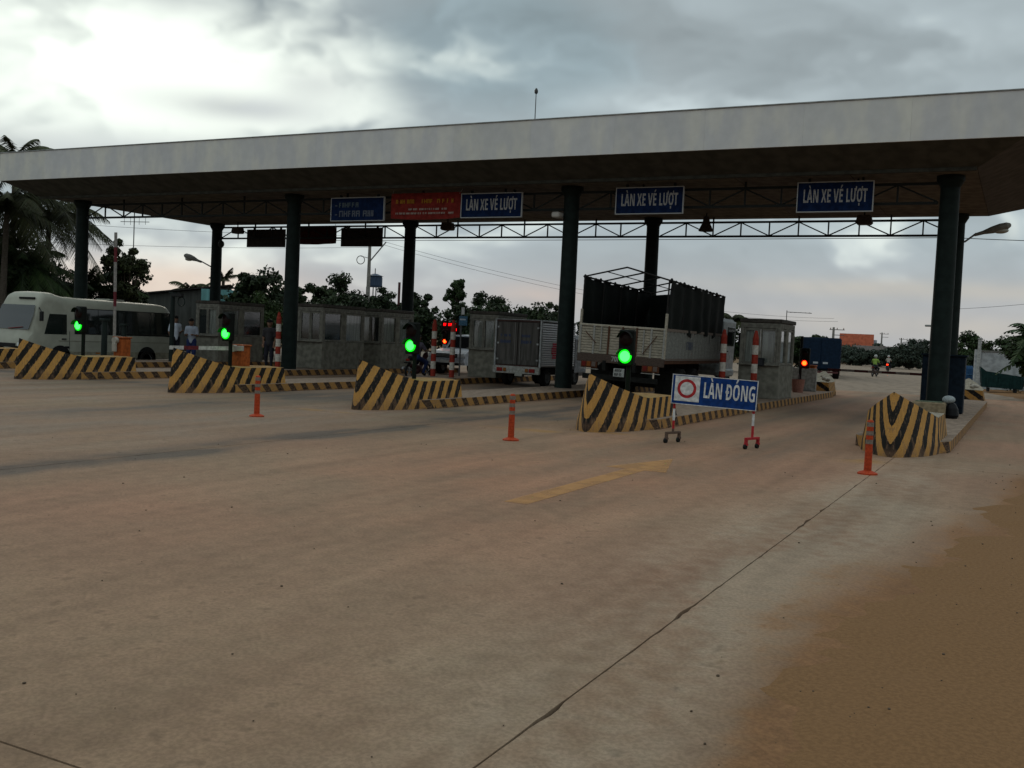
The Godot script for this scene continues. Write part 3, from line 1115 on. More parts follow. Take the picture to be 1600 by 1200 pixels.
func islands() -> void:
	var body := [uvmat(stripes(2.3, 11)), uvmat(stripes(2.3, 23)), uvmat(stripes(2.3, 37))]
	var kerb := uvmat(stripes(0.4, 55, 0.7))
	var topm := mt(0.33, 0.2, 0.085, 0.85, "grime", 1.1)
	var topg := mt(0.3, 0.26, 0.2, 0.85, "grime", 1.1)
	var IX := [-28.5, -23.2, -17.8, -12.4, -7.05, -1.85]
	var zt := [-17.9, -17.45, -17.45, -17.3, -17.0, -17.35]
	var pl := ["black and yellow striped prow cut off by the left edge of the photo", "black and yellow striped prow in front of the white bus", "black and yellow striped prow below the lowered barrier arm", "black and yellow striped prow between the two middle red posts", "black and yellow striped prow left of the blue closed lane sign", "black and yellow striped prow at the far right with chevron front"]
	var il := ["island under the far left booth beside the bus", "striped kerb island carrying the leftmost visible booth pair", "striped kerb island with the lowered barrier arm", "striped kerb island right behind the middle prow, silver truck's right", "long island with the striped kerb and glazed booth beside the closed lane", "rightmost island with the blue cabinet and outer column"]
	for i in 6:
		var o := thing("crash_barrier", pl[i], "concrete barrier", Vector3(IX[i], 0, zt[i]), 0, "striped prows heading the islands")
		var w := 0.66
		put("prow_body", prow(w, [0.58, 0.55, 0.575, 0.575, 0.22, 0.21][i]), body[i % 3], o)
		put("prow_top", prow_top(w), topg if i >= 5 else topm, o)
		island(IX[i], zt[i] - 1.2, -39.6, 0.8, il[i], kerb)
	# reversed prows at the far end
	for i in [4, 5]:
		var o := thing("crash_barrier", ["low striped rear prow behind the orange gate box", "low striped rear prow behind the blue cabinet"][i - 4], "concrete barrier", Vector3(IX[i], 0.02, [-41.6, -42.8][i - 4]), PI, "striped prows heading the islands")
		o.scale = Vector3(1, 0.85, 0.75)
		put("prow_body", prow(0.66, 0.2), body[i % 3], o)
		put("prow_top", prow_top(0.66), topg, o)
		for j in 2:
			var q := MB.new()
			var r: float = [0.17, 0.12][j]
			for k in 4:
				q.ball(Vector3(rng.randf_range(-0.12, 0.12), rng.randf_range(0, 0.08), rng.randf_range(-0.12, 0.12)), Vector3(r, r * 0.7, r) * rng.randf_range(0.7, 1.0), 6, 9)
			var b := thing("bag", ["larger", "smaller"][j] + " pale bag lying on the rear prow behind the " + ["orange gate box", "blue cabinet"][i - 4], "bag", Vector3(IX[i] + [-0.25, 0.3][j], 0.6, [-39.7, -40.7][i - 4] + [0.1, -0.2][j]), 0, "pale bags on the rear prows")
			put("sack", q, mt(0.42, 0.38, 0.32, 0.9, "fine", 2.0), b)
			var tie := MB.new()
			tie.lathe([Vector2(0.03, 0), Vector2(0.025, 0.05), Vector2(0.06, 0.1), Vector2(0, 0.11)], 8, Transform3D(Basis(Vector3(0, 0, 1), 0.7), Vector3(-r * 0.6, r * 0.6, 0.04)))
			put("tied_neck", tie, mt(0.42, 0.38, 0.32, 0.9, "fine", 2.0), b)

	# booths
	booth(-7.0, -30.0, 1.2, 2.0, "toll booth with pale curtains right of the closed lane sign", [], 0)
	booth(-17.2, -31.6, 1.15, 2.3, "toll booth left of the silver box truck with two pale panes", [], 1)
	booth(-23.25, -29.5, 1.15, 2.6, "toll booth with two dark windows beside the front column", [0, 1, 2], 0)
	booth(-23.2, -33.2, 1.15, 2.3, "pale toll booth behind the middle prow with attendant's head showing", [1], 1)
	booth(-28.5, -29.8, 1.2, 2.6, "dim toll booth right of the bus behind the green signal", [0, 3, 4], 2)
	booth(-12.45, -31.6, 1.15, 2.0, "toll booth hidden behind the dark middle column", [], 1)
	var ac := thing("notice_box", "small dark box fixed under the window of the glazed right booth", "box", Vector3(-6.93, 1.28, -29.86))
	bx(ac, "case", Vector3.ZERO, Vector3(0.22, 0.24, 0.16), mt(0.016, 0.018, 0.02, 0.5, ""), 0.01)
	bx(ac, "face", Vector3(0, 0, 0.083), Vector3(0.17, 0.17, 0.006), mt(0.03, 0.032, 0.036, 0.3, ""))
	var an := thing("tv_antenna", "thin comb-shaped antenna on the roof of the right booth", "antenna", Vector3(-6.6, 2.57, -31.6))
	tb(an, "mast", Vector3.ZERO, Vector3(0, 0.32, 0), 0.012, mt(0.05, 0.05, 0.05, 0.5, ""), -1, 6)
	tb(an, "boom", Vector3(0, 0.27, 0), Vector3(0.75, 0.25, 0), 0.01, mt(0.05, 0.05, 0.05, 0.5, ""), -1, 6)
	for i in 6:
		tb(an, "element", Vector3(0.1 + 0.12 * i, 0.26, -0.16), Vector3(0.1 + 0.12 * i, 0.26, 0.16), 0.006, mt(0.05, 0.05, 0.05, 0.5, ""), -1, 5)

	striped_pole(-7.62, -28.3, "red and white pole behind the closed lane sign, nearer the tarpaulin truck")
	striped_pole(-6.72, -28.3, "red and white pole right in front of the glazed right booth")
	striped_pole(-18.25, -30.0, "red and white pole left of the white pickup's headlights")
	striped_pole(-17.5, -30.0, "red and white pole just left of the booth by the silver truck")
	striped_pole(-23.1, -27.6, "red and white pole beside the front column above the second prow")

	signal_light(-7.05, 1.39, -18.9, true, "green signal lit in front of the tarpaulin truck's tailgate")
	signal_light(-12.4, 1.37, -19.4, true, "green signal lit above the middle prow, in front of a dark column")
	signal_light(-17.8, 1.43, -19.3, true, "green signal lit beside the lowered barrier's orange box")
	signal_light(-23.2, 1.44, -19.4, true, "green signal lit against the windows of the white bus")
	signal_light(-6.9, 1.24, -36.5, false, "red signal lit on a dark post right of the glazed booth", -0.16)
	signal_light(-23.15, 1.36, -39.0, false, "red signal lit above the white pickup's bonnet", 0.0)

	# delineator posts
	var pm := mt(0.42, 0.055, 0.018, 0.6, "grime", 3.0)
	var bm := mt(0.2, 0.16, 0.13, 0.5, "grime", 3.0)
	var pg := [[-12.45, -14.35, "orange flexible post in front of the second prow"], [-7.3, -14.5, "orange flexible post in front of the middle prow, on the concrete"], [-1.83, -14.62, "orange flexible post beside the chevron prow on the right"]]
	for q in pg:
		var o := thing("traffic_post", q[2], "traffic post", Vector3(q[0], 0, q[1]), 0, "orange posts on the concrete")
		var b := MB.new()
		b.lathe([Vector2(0.135, 0), Vector2(0.135, 0.018), Vector2(0.1, 0.035), Vector2(0.055, 0.05), Vector2(0, 0.05)], 20)
		put("base", b, pm, o)
		var sh := MB.new()
		sh.lathe([Vector2(0.052, 0.05), Vector2(0.045, 0.73), Vector2(0.03, 0.75), Vector2(0, 0.755)], 18)
		put("tube", sh, pm, o)
		for y in [0.42, 0.54, 0.66]:
			var c := MB.new()
			c.lathe([Vector2(0.0495, y), Vector2(0.0485, y + 0.06)], 18)
			put("reflective_band", c, bm, o)

	# the cabinet on the right island
	var cab := thing("blue_cabinet", "dark blue steel cabinet behind the rightmost front column", "cabinet", Vector3(-1.88, 0.2, -28.78))
	var cm := mt(0.007, 0.013, 0.021, 0.6, "grime", 0.8)
	bx(cab, "body", Vector3(0, 0.75, -0.35), Vector3(1.05, 1.5, 0.55), cm, 0.02)
	for s in [-1, 1]:
		bx(cab, "door", Vector3(s * 0.26, 0.8, -0.07), Vector3(0.48, 1.25, 0.02), mt(0.009, 0.016, 0.026, 0.6, "grime", 0.8), 0.005)
		bx(cab, "plinth_leg", Vector3(s * 0.45, 0.03, -0.35), Vector3(0.1, 0.08, 0.5), cm)
	bx(cab, "cap", Vector3(0, 1.52, -0.35), Vector3(1.13, 0.05, 0.64), cm, 0.01)
	var ped := thing("concrete_block", "low beige concrete block on the right island behind the chevron prow", "block", Vector3(-1.98, 0.2, -26.3))
	bx(ped, "block", Vector3(0, 0.19, 0), Vector3(0.75, 0.38, 0.6), mt(0.26, 0.2, 0.125, 0.9, "grime", 1.0, 0.0, "bump"), 0.03)
	bx(ped, "mossy_top", Vector3(0, 0.384, 0), Vector3(0.6, 0.012, 0.5), mt(0.12, 0.15, 0.1, 0.9, "grime", 1.0))
	var bag := thing("refuse_bag", "black bag with a white lump on top beside the blue cabinet", "bag", Vector3(-1.48, 0.2, -26.5))
	var bg := MB.new()
	bg.lathe([Vector2(0.13, 0), Vector2(0.17, 0.08), Vector2(0.14, 0.25), Vector2(0.08, 0.36), Vector2(0, 0.4)], 12)
	put("bag", bg, mt(0.012, 0.012, 0.013, 0.4, "fine", 3.0), bag)
	var bh := MB.new()
	bh.ball(Vector3(-0.08, 0.45, 0), Vector3(0.15, 0.1, 0.12))
	put("white_lump", bh, mt(0.33, 0.36, 0.36, 0.5, "grime", 3.0), bag)
	# bucket and white boards by the far gate
	var bk := thing("pink_bucket", "pinkish bucket at the foot of the red signal post", "bucket", Vector3(-7.05, 0.2, -36.3))
	var bm2 := MB.new()
	bm2.lathe([Vector2(0.18, 0), Vector2(0.24, 0.45), Vector2(0.26, 0.46), Vector2(0.22, 0.44), Vector2(0.17, 0.03), Vector2(0, 0.03)], 16)
	put("pail", bm2, mt(0.34, 0.16, 0.12, 0.6, "grime", 2.0), bk)
	var bl := MB.new()
	bl.ring(Vector3(0, 0.45, 0), Vector3.RIGHT, 0.2, 0.01, 16, 5)
	put("handle", bl, mt(0.1, 0.1, 0.1, 0.5, ""), bk)
	var wb := thing("white_box", "pale board standing behind the red signal post", "board", Vector3(-7.2, 0.2, -38.0))
	bx(wb, "board", Vector3(0, 0.42, 0), Vector3(0.95, 0.84, 0.08), mt(0.4, 0.39, 0.36, 0.7, "grime", 1.0), 0.01)
	bx(wb, "foot", Vector3(0, 0.03, 0), Vector3(0.7, 0.06, 0.3), mt(0.2, 0.2, 0.19, 0.7, ""))
	# slim camera masts on the islands
	for q in [[-28.1, -27.6, 2.6, "dark camera mast in front of the bus windows"], [-24.05, -21.0, 1.5, "short dark post beside the raised barrier arm"], [-27.9, -25.2, 1.35, "short dark post low in front of the bus side"]]:
		var o := thing("camera_mast", q[3], "post", Vector3(q[0], 0.1, q[1]), 0, "dark posts on the left islands")
		tb(o, "pole", Vector3.ZERO, Vector3(0, q[2], 0), 0.09, mt(0.014, 0.02, 0.018, 0.5, ""), 0.08)
		bx(o, "cap", Vector3(0, q[2] + 0.03, 0), Vector3(0.22, 0.07, 0.22), mt(0.014, 0.02, 0.018, 0.5, ""), 0.01)
		if q[2] > 2:
			var r := MB.new()
			r.ring(Vector3(0.42, q[2] - 0.28, 0), Vector3(0, 0, 1), 0.17, 0.02, 16, 6)
			put("loop", r, mt(0.014, 0.02, 0.018, 0.5, ""), o)
			bx(o, "camera", Vector3(0.28, q[2] - 0.05, 0.05), Vector3(0.5, 0.14, 0.16), mt(0.02, 0.02, 0.02, 0.5, ""), 0.02)


# ---------------------------------------------------------------- signs and barriers
func board(x0: float, x1: float, y0: float, y1: float, z: float, lab: String, m: Material, edge: Material) -> Node3D:
	var o := thing("lane_sign", lab, "sign", Vector3((x0 + x1) / 2, y0, z), 0, "boards hung from the canopy trusses")
	var w := x1 - x0
	var h := y1 - y0
	bx(o, "panel", Vector3(0, h / 2, 0), Vector3(w - 0.05, h - 0.05, 0.05), m)
	for s in [-1, 1]:
		bx(o, "border", Vector3(s * (w / 2 - 0.012), h / 2, 0.0), Vector3(0.025, h, 0.07), edge)
		bx(o, "border", Vector3(0, h / 2 + s * (h / 2 - 0.012), 0.0), Vector3(w - 0.05, 0.025, 0.07), edge)
		bx(o, "strap", Vector3(s * w * 0.35, h - 0.05, -0.09), Vector3(0.05, 0.3, 0.1), mt(0.02, 0.023, 0.022, 0.6, ""))
	return o


# rows of print too small to read: short strokes
func strokes(parent: Node3D, called: String, w: float, h: float, at: Vector3, m: Material, seed_: int, gap := 0.25) -> void:
	var r := RandomNumberGenerator.new()
	r.seed = seed_
	var q := MB.new()
	var x := -w / 2
	while x < w / 2 - 0.04:
		var ww := r.randf_range(0.5, 0.8) * h
		if r.randf() < gap:
			x += ww * 0.8
			continue
		if x + ww > w / 2: break
		var t := h * 0.2
		q.box(Vector3(x + t / 2, h / 2, 0), Vector3(t, h, 0.006))
		var k := r.randi() % 4
		if k != 0: q.box(Vector3(x + ww - t / 2, h / 2, 0), Vector3(t, h, 0.006))
		if k != 1: q.box(Vector3(x + ww / 2, h - t / 2, 0), Vector3(ww - 2 * t, t, 0.006))
		if k != 2: q.box(Vector3(x + ww / 2, h / 2, 0), Vector3(ww - 2 * t, t, 0.006))
		x += ww + h * 0.16
	var o := put(called, q, m, parent)
	o.position = at
	o.set_meta("kind", "stuff")


func signs() -> void:
	var blue := mt(0.008, 0.022, 0.075, 0.8, "grime", 0.7)
	var edge := mt(0.42, 0.44, 0.45, 0.5, "")
	var print_ := mt(0.42, 0.42, 0.42, 0.6, "grime", 2.5)
	var zs := -27.88
	for q in [[-16.17, -14.01, 5.36, 6.13, "blue lane sign with white letters, left of the middle front column"], [-10.95, -8.89, 5.4, 6.18, "blue lane sign with white letters, above the tarpaulin truck"], [-5.73, -3.76, 5.38, 6.19, "blue lane sign with white letters, nearest the right column"]]:
		var o := board(q[0], q[1], q[2], q[3], zs, q[4], blue, edge)
		var t := words(o, "lettering", "LÀN XE VÉ LUOT", 0.35, (q[1] - q[0]) * 0.83, Vector3(0, (q[3] - q[2]) * 0.5 + 0.02, 0.029), print_)
		# the horns on U and O and the dot below, which the font lacks
		var f: SystemFont = t.mesh.font
		var S := f.get_string_size("LÀN XE VÉ LUOT", HORIZONTAL_ALIGNMENT_LEFT, -1, 64).x
		var base: float = t.mesh.get_aabb().position.y
		var k: float = t.mesh.pixel_size
		var marks := MB.new()
		for p in [["LÀN XE VÉ LU", -2.0, 42.0], ["LÀN XE VÉ LUO", -6.0, 42.0]]:
			var x: float = (f.get_string_size(p[0], HORIZONTAL_ALIGNMENT_LEFT, -1, 64).x - S / 2 + p[1]) * k
			marks.ext(PackedVector2Array([Vector2(x - 3 * k, base + 36 * k), Vector2(x + 3.5 * k, base + 41 * k), Vector2(x + 4 * k, base + 54 * k), Vector2(x - 4 * k, base + 54 * k), Vector2(x - 4.5 * k, base + 46 * k)]), 0.008)
		var xd: float = (f.get_string_size("LÀN XE VÉ LU", HORIZONTAL_ALIGNMENT_LEFT, -1, 64).x - S / 2 + 23) * k
		marks.box(Vector3(xd, base - 8 * k, 0), Vector3(9 * k, 9 * k, 0.008))
		stuff(put("letter_marks", marks, print_, t))
	var a := board(-21.25, -19.08, 5.31, 6.1, zs, "blue sign with two dim lines of print, left of the red banner", blue, edge)
	var dim := mt(0.14, 0.16, 0.2, 0.6, "grime", 2.5)
	strokes(a, "print_line", 0.85, 0.16, Vector3(-0.32, 0.46, 0.029), mt(0.09, 0.12, 0.13, 0.6, ""), 5, 0.12)
	strokes(a, "print_line", 1.5, 0.2, Vector3(0.02, 0.15, 0.029), dim, 6, 0.14)
	for y in [0.52, 0.22]:
		bx(a, "dash", Vector3(-0.86, y, 0.03), Vector3(0.09, 0.03, 0.006), dim)
	# red banner: cloth, slightly slack
	var red := mt(0.24, 0.03, 0.024, 0.8, "grime", 0.6)
	for q in [[-18.82, -16.2, 5.33, 6.14, zs, 1.0, "red cloth banner between two blue signs on the front truss"], [-29.65, -27.04, 5.36, 6.1, -35.9, -1.0, "red cloth banner seen from behind on the rear truss"]]:
		var o := thing("banner", q[6], "banner", Vector3((q[0] + q[1]) / 2, q[2], q[4]), 0.0 if q[5] > 0 else PI, "red cloth banners")
		var f := []
		var w: float = q[1] - q[0]
		var h: float = q[3] - q[2]
		for i in 25:
			var row := []
			for j in 9:
				var u := i / 24.0
				var v := j / 8.0
				row.append(Vector3((u - 0.5) * w, v * h + 0.05 * sin(u * PI) * (1.0 - v) * -1.0 + 0.05, 0.03 * sin(u * 21.0 + v * 3.0) * (1.0 - v * 0.7)))
			f.append(row)
		var c := MB.new()
		c.sheet(f, Vector3(0, 0, 1))
		put("cloth", c, red if q[5] > 0 else mt(0.06, 0.012, 0.010, 0.85, "grime", 0.6), o)  # rear cloth: the same red, its backlit shade put into the colour
		strokes(o, "print_line", 2.2, 0.13, Vector3(0, 0.52, 0.05), mt(0.36, 0.17, 0.02, 0.7, ""), 8, 0.2)
		strokes(o, "print_line", 1.5, 0.06, Vector3(0.1, 0.3, 0.05), mt(0.4, 0.34, 0.3, 0.7, ""), 9, 0.25)
		strokes(o, "print_line", 2.2, 0.06, Vector3(0.0, 0.17, 0.05), mt(0.4, 0.34, 0.3, 0.7, ""), 10, 0.25)
		for s in [-1, 1]:
			tb(o, "cord", Vector3(s * w * 0.48, h, 0), Vector3(s * w * 0.5, h + 0.16, -0.1), 0.008, edge, -1, 5)
	board(-32.1, -29.9, 5.25, 6.05, -35.95, "dark back of a sign on the rear truss beside the far column", mt(0.05, 0.04, 0.034, 0.7, "grime", 0.6), mt(0.06, 0.05, 0.045, 0.7, ""))
	board(-26.8, -24.66, 5.28, 6.08, -35.95, "dark back of a sign on the rear truss above the utility pole", mt(0.045, 0.035, 0.034, 0.7, "grime", 0.6), mt(0.06, 0.05, 0.045, 0.7, ""))

	# the closed lane sign on its two castered legs
	var o := thing("closed_lane_sign", "blue closed lane sign on two red and white castered legs", "sign", Vector3(-4.59, 0, -16.62), -0.125)
	o.rotation.y = 0.13
	var bl := mt(0.008, 0.04, 0.17, 0.6, "grime", 1.2)
	var wh := mt(0.62, 0.62, 0.6, 0.6, "grime", 1.5)
	var rd := mt(0.4, 0.03, 0.035, 0.55, "grime", 1.5)
	var rust := mt(0.12, 0.08, 0.06, 0.8, "rust", 2.0)
	var tilt := Basis(Vector3(0, 0, 1), -0.03)
	var P := Node3D.new()
	P.name = "sign_panel"
	o.add_child(P)
	P.transform = Transform3D(tilt, Vector3(0, 0.9, 0.04))
	bx(P, "panel", Vector3.ZERO, Vector3(1.42, 0.5, 0.03), bl, 0.004)
	for s in [-1, 1]:
		bx(P, "edge_line", Vector3(s * 0.704, 0, 0.002), Vector3(0.012, 0.502, 0.034), wh)
		bx(P, "edge_line", Vector3(0, s * 0.245, 0.002), Vector3(1.39, 0.01, 0.034), wh)
	bx(P, "white_square", Vector3(-0.45, 0.015, 0.016), Vector3(0.42, 0.42, 0.006), wh)
	var rg := MB.new()
	var xf := Transform3D(Basis(Vector3.RIGHT, PI / 2), Vector3(-0.455, 0.02, 0.0))
	rg.lathe([Vector2(0.112, 0.0205), Vector2(0.16, 0.0205), Vector2(0.16, 0.019)], 40, xf)
	put("red_ring", rg, rd, P)
	words(P, "lettering", "LÀN ĐÓNG", 0.26, 0.84, Vector3(0.25, 0.015, 0.017), wh)
	for s in [-1.0, 1.0]:
		var lx: float = s * 0.66
		var cols := [rust if s < 0 else rd, rd, wh, rd]
		var y := [0.17, 0.24, 0.38, 0.58, 0.9]
		for i in 4:
			tb(o, "leg_band", Vector3(lx, y[i], 0), Vector3(lx, y[i + 1], 0), 0.021, cols[i], -1, 12)
		var foot := Node3D.new()
		foot.name = numbered(o, "caster_foot")
		o.add_child(foot, true)
		foot.position = Vector3(lx, 0, 0)
		foot.rotation.y = -0.45
		var fm := rust if s < 0 else rd
		bx(foot, "bracket", Vector3(0, 0.17, 0), Vector3(0.05, 0.04, 0.4), fm, 0.004)
		for e in [-1.0, 1.0]:
			bx(foot, "bracket", Vector3(0, 0.115, e * 0.18), Vector3(0.05, 0.07, 0.04), fm, 0.004)
			var wl := MB.new()
			wl.tube(Vector3(-0.02, 0.04, e * 0.18 + 0.02), Vector3(0.02, 0.04, e * 0.18 + 0.02), 0.04, 0.04, 14)
			put("wheel", wl, mt(0.012, 0.012, 0.012, 0.6, ""), foot)
			bx(foot, "bracket", Vector3(0, 0.075, e * 0.18), Vector3(0.06, 0.03, 0.05), fm)

	# red text display at the far end of the second island
	var d := thing("led_display", "black display with a red lit line of text above the white pickup", "display", Vector3(-23.05, 0.2, -39.3))
	tb(d, "pole", Vector3(0, 0, -0.1), Vector3(0, 2.1, -0.1), 0.05, mt(0.014, 0.014, 0.014, 0.5, ""))
	bx(d, "case", Vector3(0, 1.78, 0), Vector3(0.95, 0.5, 0.14), mt(0.012, 0.012, 0.012, 0.5, ""), 0.01)
	strokes(d, "lit_text", 0.72, 0.12, Vector3(0, 1.86, 0.075), glow(1.0, 0.04, 0.06, 2.2), 3, 0.1)
	strokes(d, "lit_text", 0.12, 0.12, Vector3(0.3, 1.64, 0.075), glow(1.0, 0.04, 0.06, 2.0), 4, 0.0)
	var li := OmniLight3D.new()
	li.name = "display_light"
	li.position = Vector3(0, 1.85, 0.3)
	li.light_color = Color(1, 0.08, 0.08)
	li.light_energy = 0.05
	li.light_size = 0.2
	li.omni_range = 8
	li.omni_attenuation = 2.0
	li.shadow_enabled = true
	d.add_child(li)
	var lp := thing("booth_sign", "small pale blue sign on a pole left of the booth by the silver truck", "sign", Vector3(-18.0, 0.2, -31.4))
	tb(lp, "pole", Vector3.ZERO, Vector3(0, 2.3, 0), 0.03, mt(0.1, 0.1, 0.1, 0.5, ""))
	bx(lp, "panel", Vector3(0.1, 1.98, 0.05), Vector3(0.34, 0.34, 0.03), mt(0.06, 0.14, 0.22, 0.5, "grime", 2.0), 0.005)
	strokes(lp, "print_line", 0.24, 0.05, Vector3(0.1, 2.0, 0.068), mt(0.5, 0.52, 0.55, 0.6, ""), 31, 0.2)
	bx(lp, "white_tab", Vector3(0.08, 2.33, 0.05), Vector3(0.12, 0.26, 0.03), mt(0.5, 0.5, 0.5, 0.6, ""), 0.005)


func gate(x: float, z: float, lab: String, arm: int, L: float, turn: float, oy := 0.2) -> void:
	# arm: 0 none in view, 1 level to the left, 2 raised
	var o := thing("barrier_gate", lab, "barrier gate", Vector3(x, oy, z), turn, "barrier gates")
	var org := mt(0.34, 0.085, 0.022, 0.6, "grime", 1.2)
	bx(o, "housing", Vector3(0, 0.46, 0), Vector3(0.36, 0.92, 0.34), org, 0.03)
	bx(o, "lid", Vector3(0, 0.94, 0), Vector3(0.4, 0.05, 0.38), mt(0.3, 0.08, 0.025, 0.6, "grime", 1.2), 0.015)
	bx(o, "service_door", Vector3(0, 0.42, 0.174), Vector3(0.27, 0.6, 0.012), mt(0.3, 0.075, 0.02, 0.6, "grime", 1.2), 0.003)
	if arm == 0:
		return
	var a := Node3D.new()
	a.name = numbered(o, "arm")
	o.add_child(a, true)
	a.position = Vector3(-0.02, 0.86, 0.24)
	a.rotation.z = 0.035 if arm == 1 else -PI / 2 + 0.02
	tb(a, "hub", Vector3(0, 0, -0.06), Vector3(0, 0, 0.05), 0.09, mt(0.3, 0.28, 0.24, 0.5, ""), -1, 16)
	var wh := mt(0.45, 0.43, 0.4, 0.5, "grime", 1.5) if arm == 1 else mt(0.26, 0.24, 0.22, 0.5, "grime", 1.5)
	var rd := mt(0.12, 0.02, 0.025, 0.5, "grime", 1.5)
	var n := maxi(4, int(L / 0.42))
	for i in n:
		var x0 := -0.12 - L * i / n
		bx(a, "arm_band", Vector3(x0 - L / n / 2, 0, 0.03), Vector3(L / n, 0.1 if arm == 1 else 0.075, 0.045), rd if i % 3 == 2 else wh)
	bx(a, "counterweight", Vector3(0.2, 0, 0.03), Vector3(0.25, 0.13, 0.08), mt(0.3, 0.28, 0.24, 0.5, ""), 0.01)


func barriers() -> void:
	gate(-17.85, -19.9, "orange gate box with its white arm lowered to the left", 1, 2.05, 0.0)
	gate(-23.2, -20.9, "orange gate box with its arm raised in front of the bus", 2, 2.95, 0.0)
	gate(-7.0, -38.3, "orange gate box on the far end of the island by the glazed booth", 0, 1.0, 0.0)
	gate(-17.9, -33.0, "orange gate box left of the booth beside the silver truck", 0, 1.0, 0.0)
	var o := thing("barrier_gate", "long low red and white arm closing the far right lane", "barrier gate", Vector3(-2.2, 1.02, -39.0))
	for i in 9:
		bx(o, "arm_band", Vector3(-0.24 - 0.48 * i, 0, 0), Vector3(0.48, 0.09, 0.05), mt(0.06, 0.015, 0.015, 0.6, "grime", 1.0) if i % 2 == 0 else mt(0.2, 0.17, 0.15, 0.6, "grime", 1.0))
	tb(o, "post", Vector3(0, -0.82, -0.05), Vector3(0, 0.06, -0.05), 0.06, mt(0.05, 0.03, 0.025, 0.6, ""))


# ---------------------------------------------------------------- vehicles
func wheel(parent: Node3D, c: Vector3, r: float, w: float, rim: Material) -> void:
	var o := Node3D.new()
	o.name = numbered(parent, "wheel")
	parent.add_child(o, true)
	o.position = c
	var xf := Transform3D(Basis(Vector3(0, 0, 1), PI / 2), Vector3.ZERO)
	var t := MB.new()
	var h := w / 2
	t.lathe([Vector2(r * 0.62, -h), Vector2(r * 0.9, -h), Vector2(r, -h * 0.7), Vector2(r, h * 0.7), Vector2(r * 0.9, h), Vector2(r * 0.62, h)], 26, xf)
	put("tyre", t, mt(0.014, 0.013, 0.012, 0.85, "fine", 3.0), o)
	var q := MB.new()
	q.lathe([Vector2(0, -h * 0.6), Vector2(r * 0.2, -h * 0.6), Vector2(r * 0.3, -h * 0.35), Vector2(r * 0.55, -h * 0.4), Vector2(r * 0.63, -h * 0.95), Vector2(r * 0.63, h * 0.95), Vector2(r * 0.55, h * 0.4), Vector2(r * 0.3, h * 0.35), Vector2(r * 0.2, h * 0.6), Vector2(0, h * 0.6)], 20, xf)
	put("rim", q, rim, o)


func cloth(p: Callable, nu: int, nv: int, out: Vector3) -> MB:
	var f := []
	for i in nu + 1:
		var r := []
		for j in nv + 1:
			r.append(p.call(i / float(nu), j / float(nv)))
		f.append(r)
	var m := MB.new()
	m.sheet(f, out)
	return m


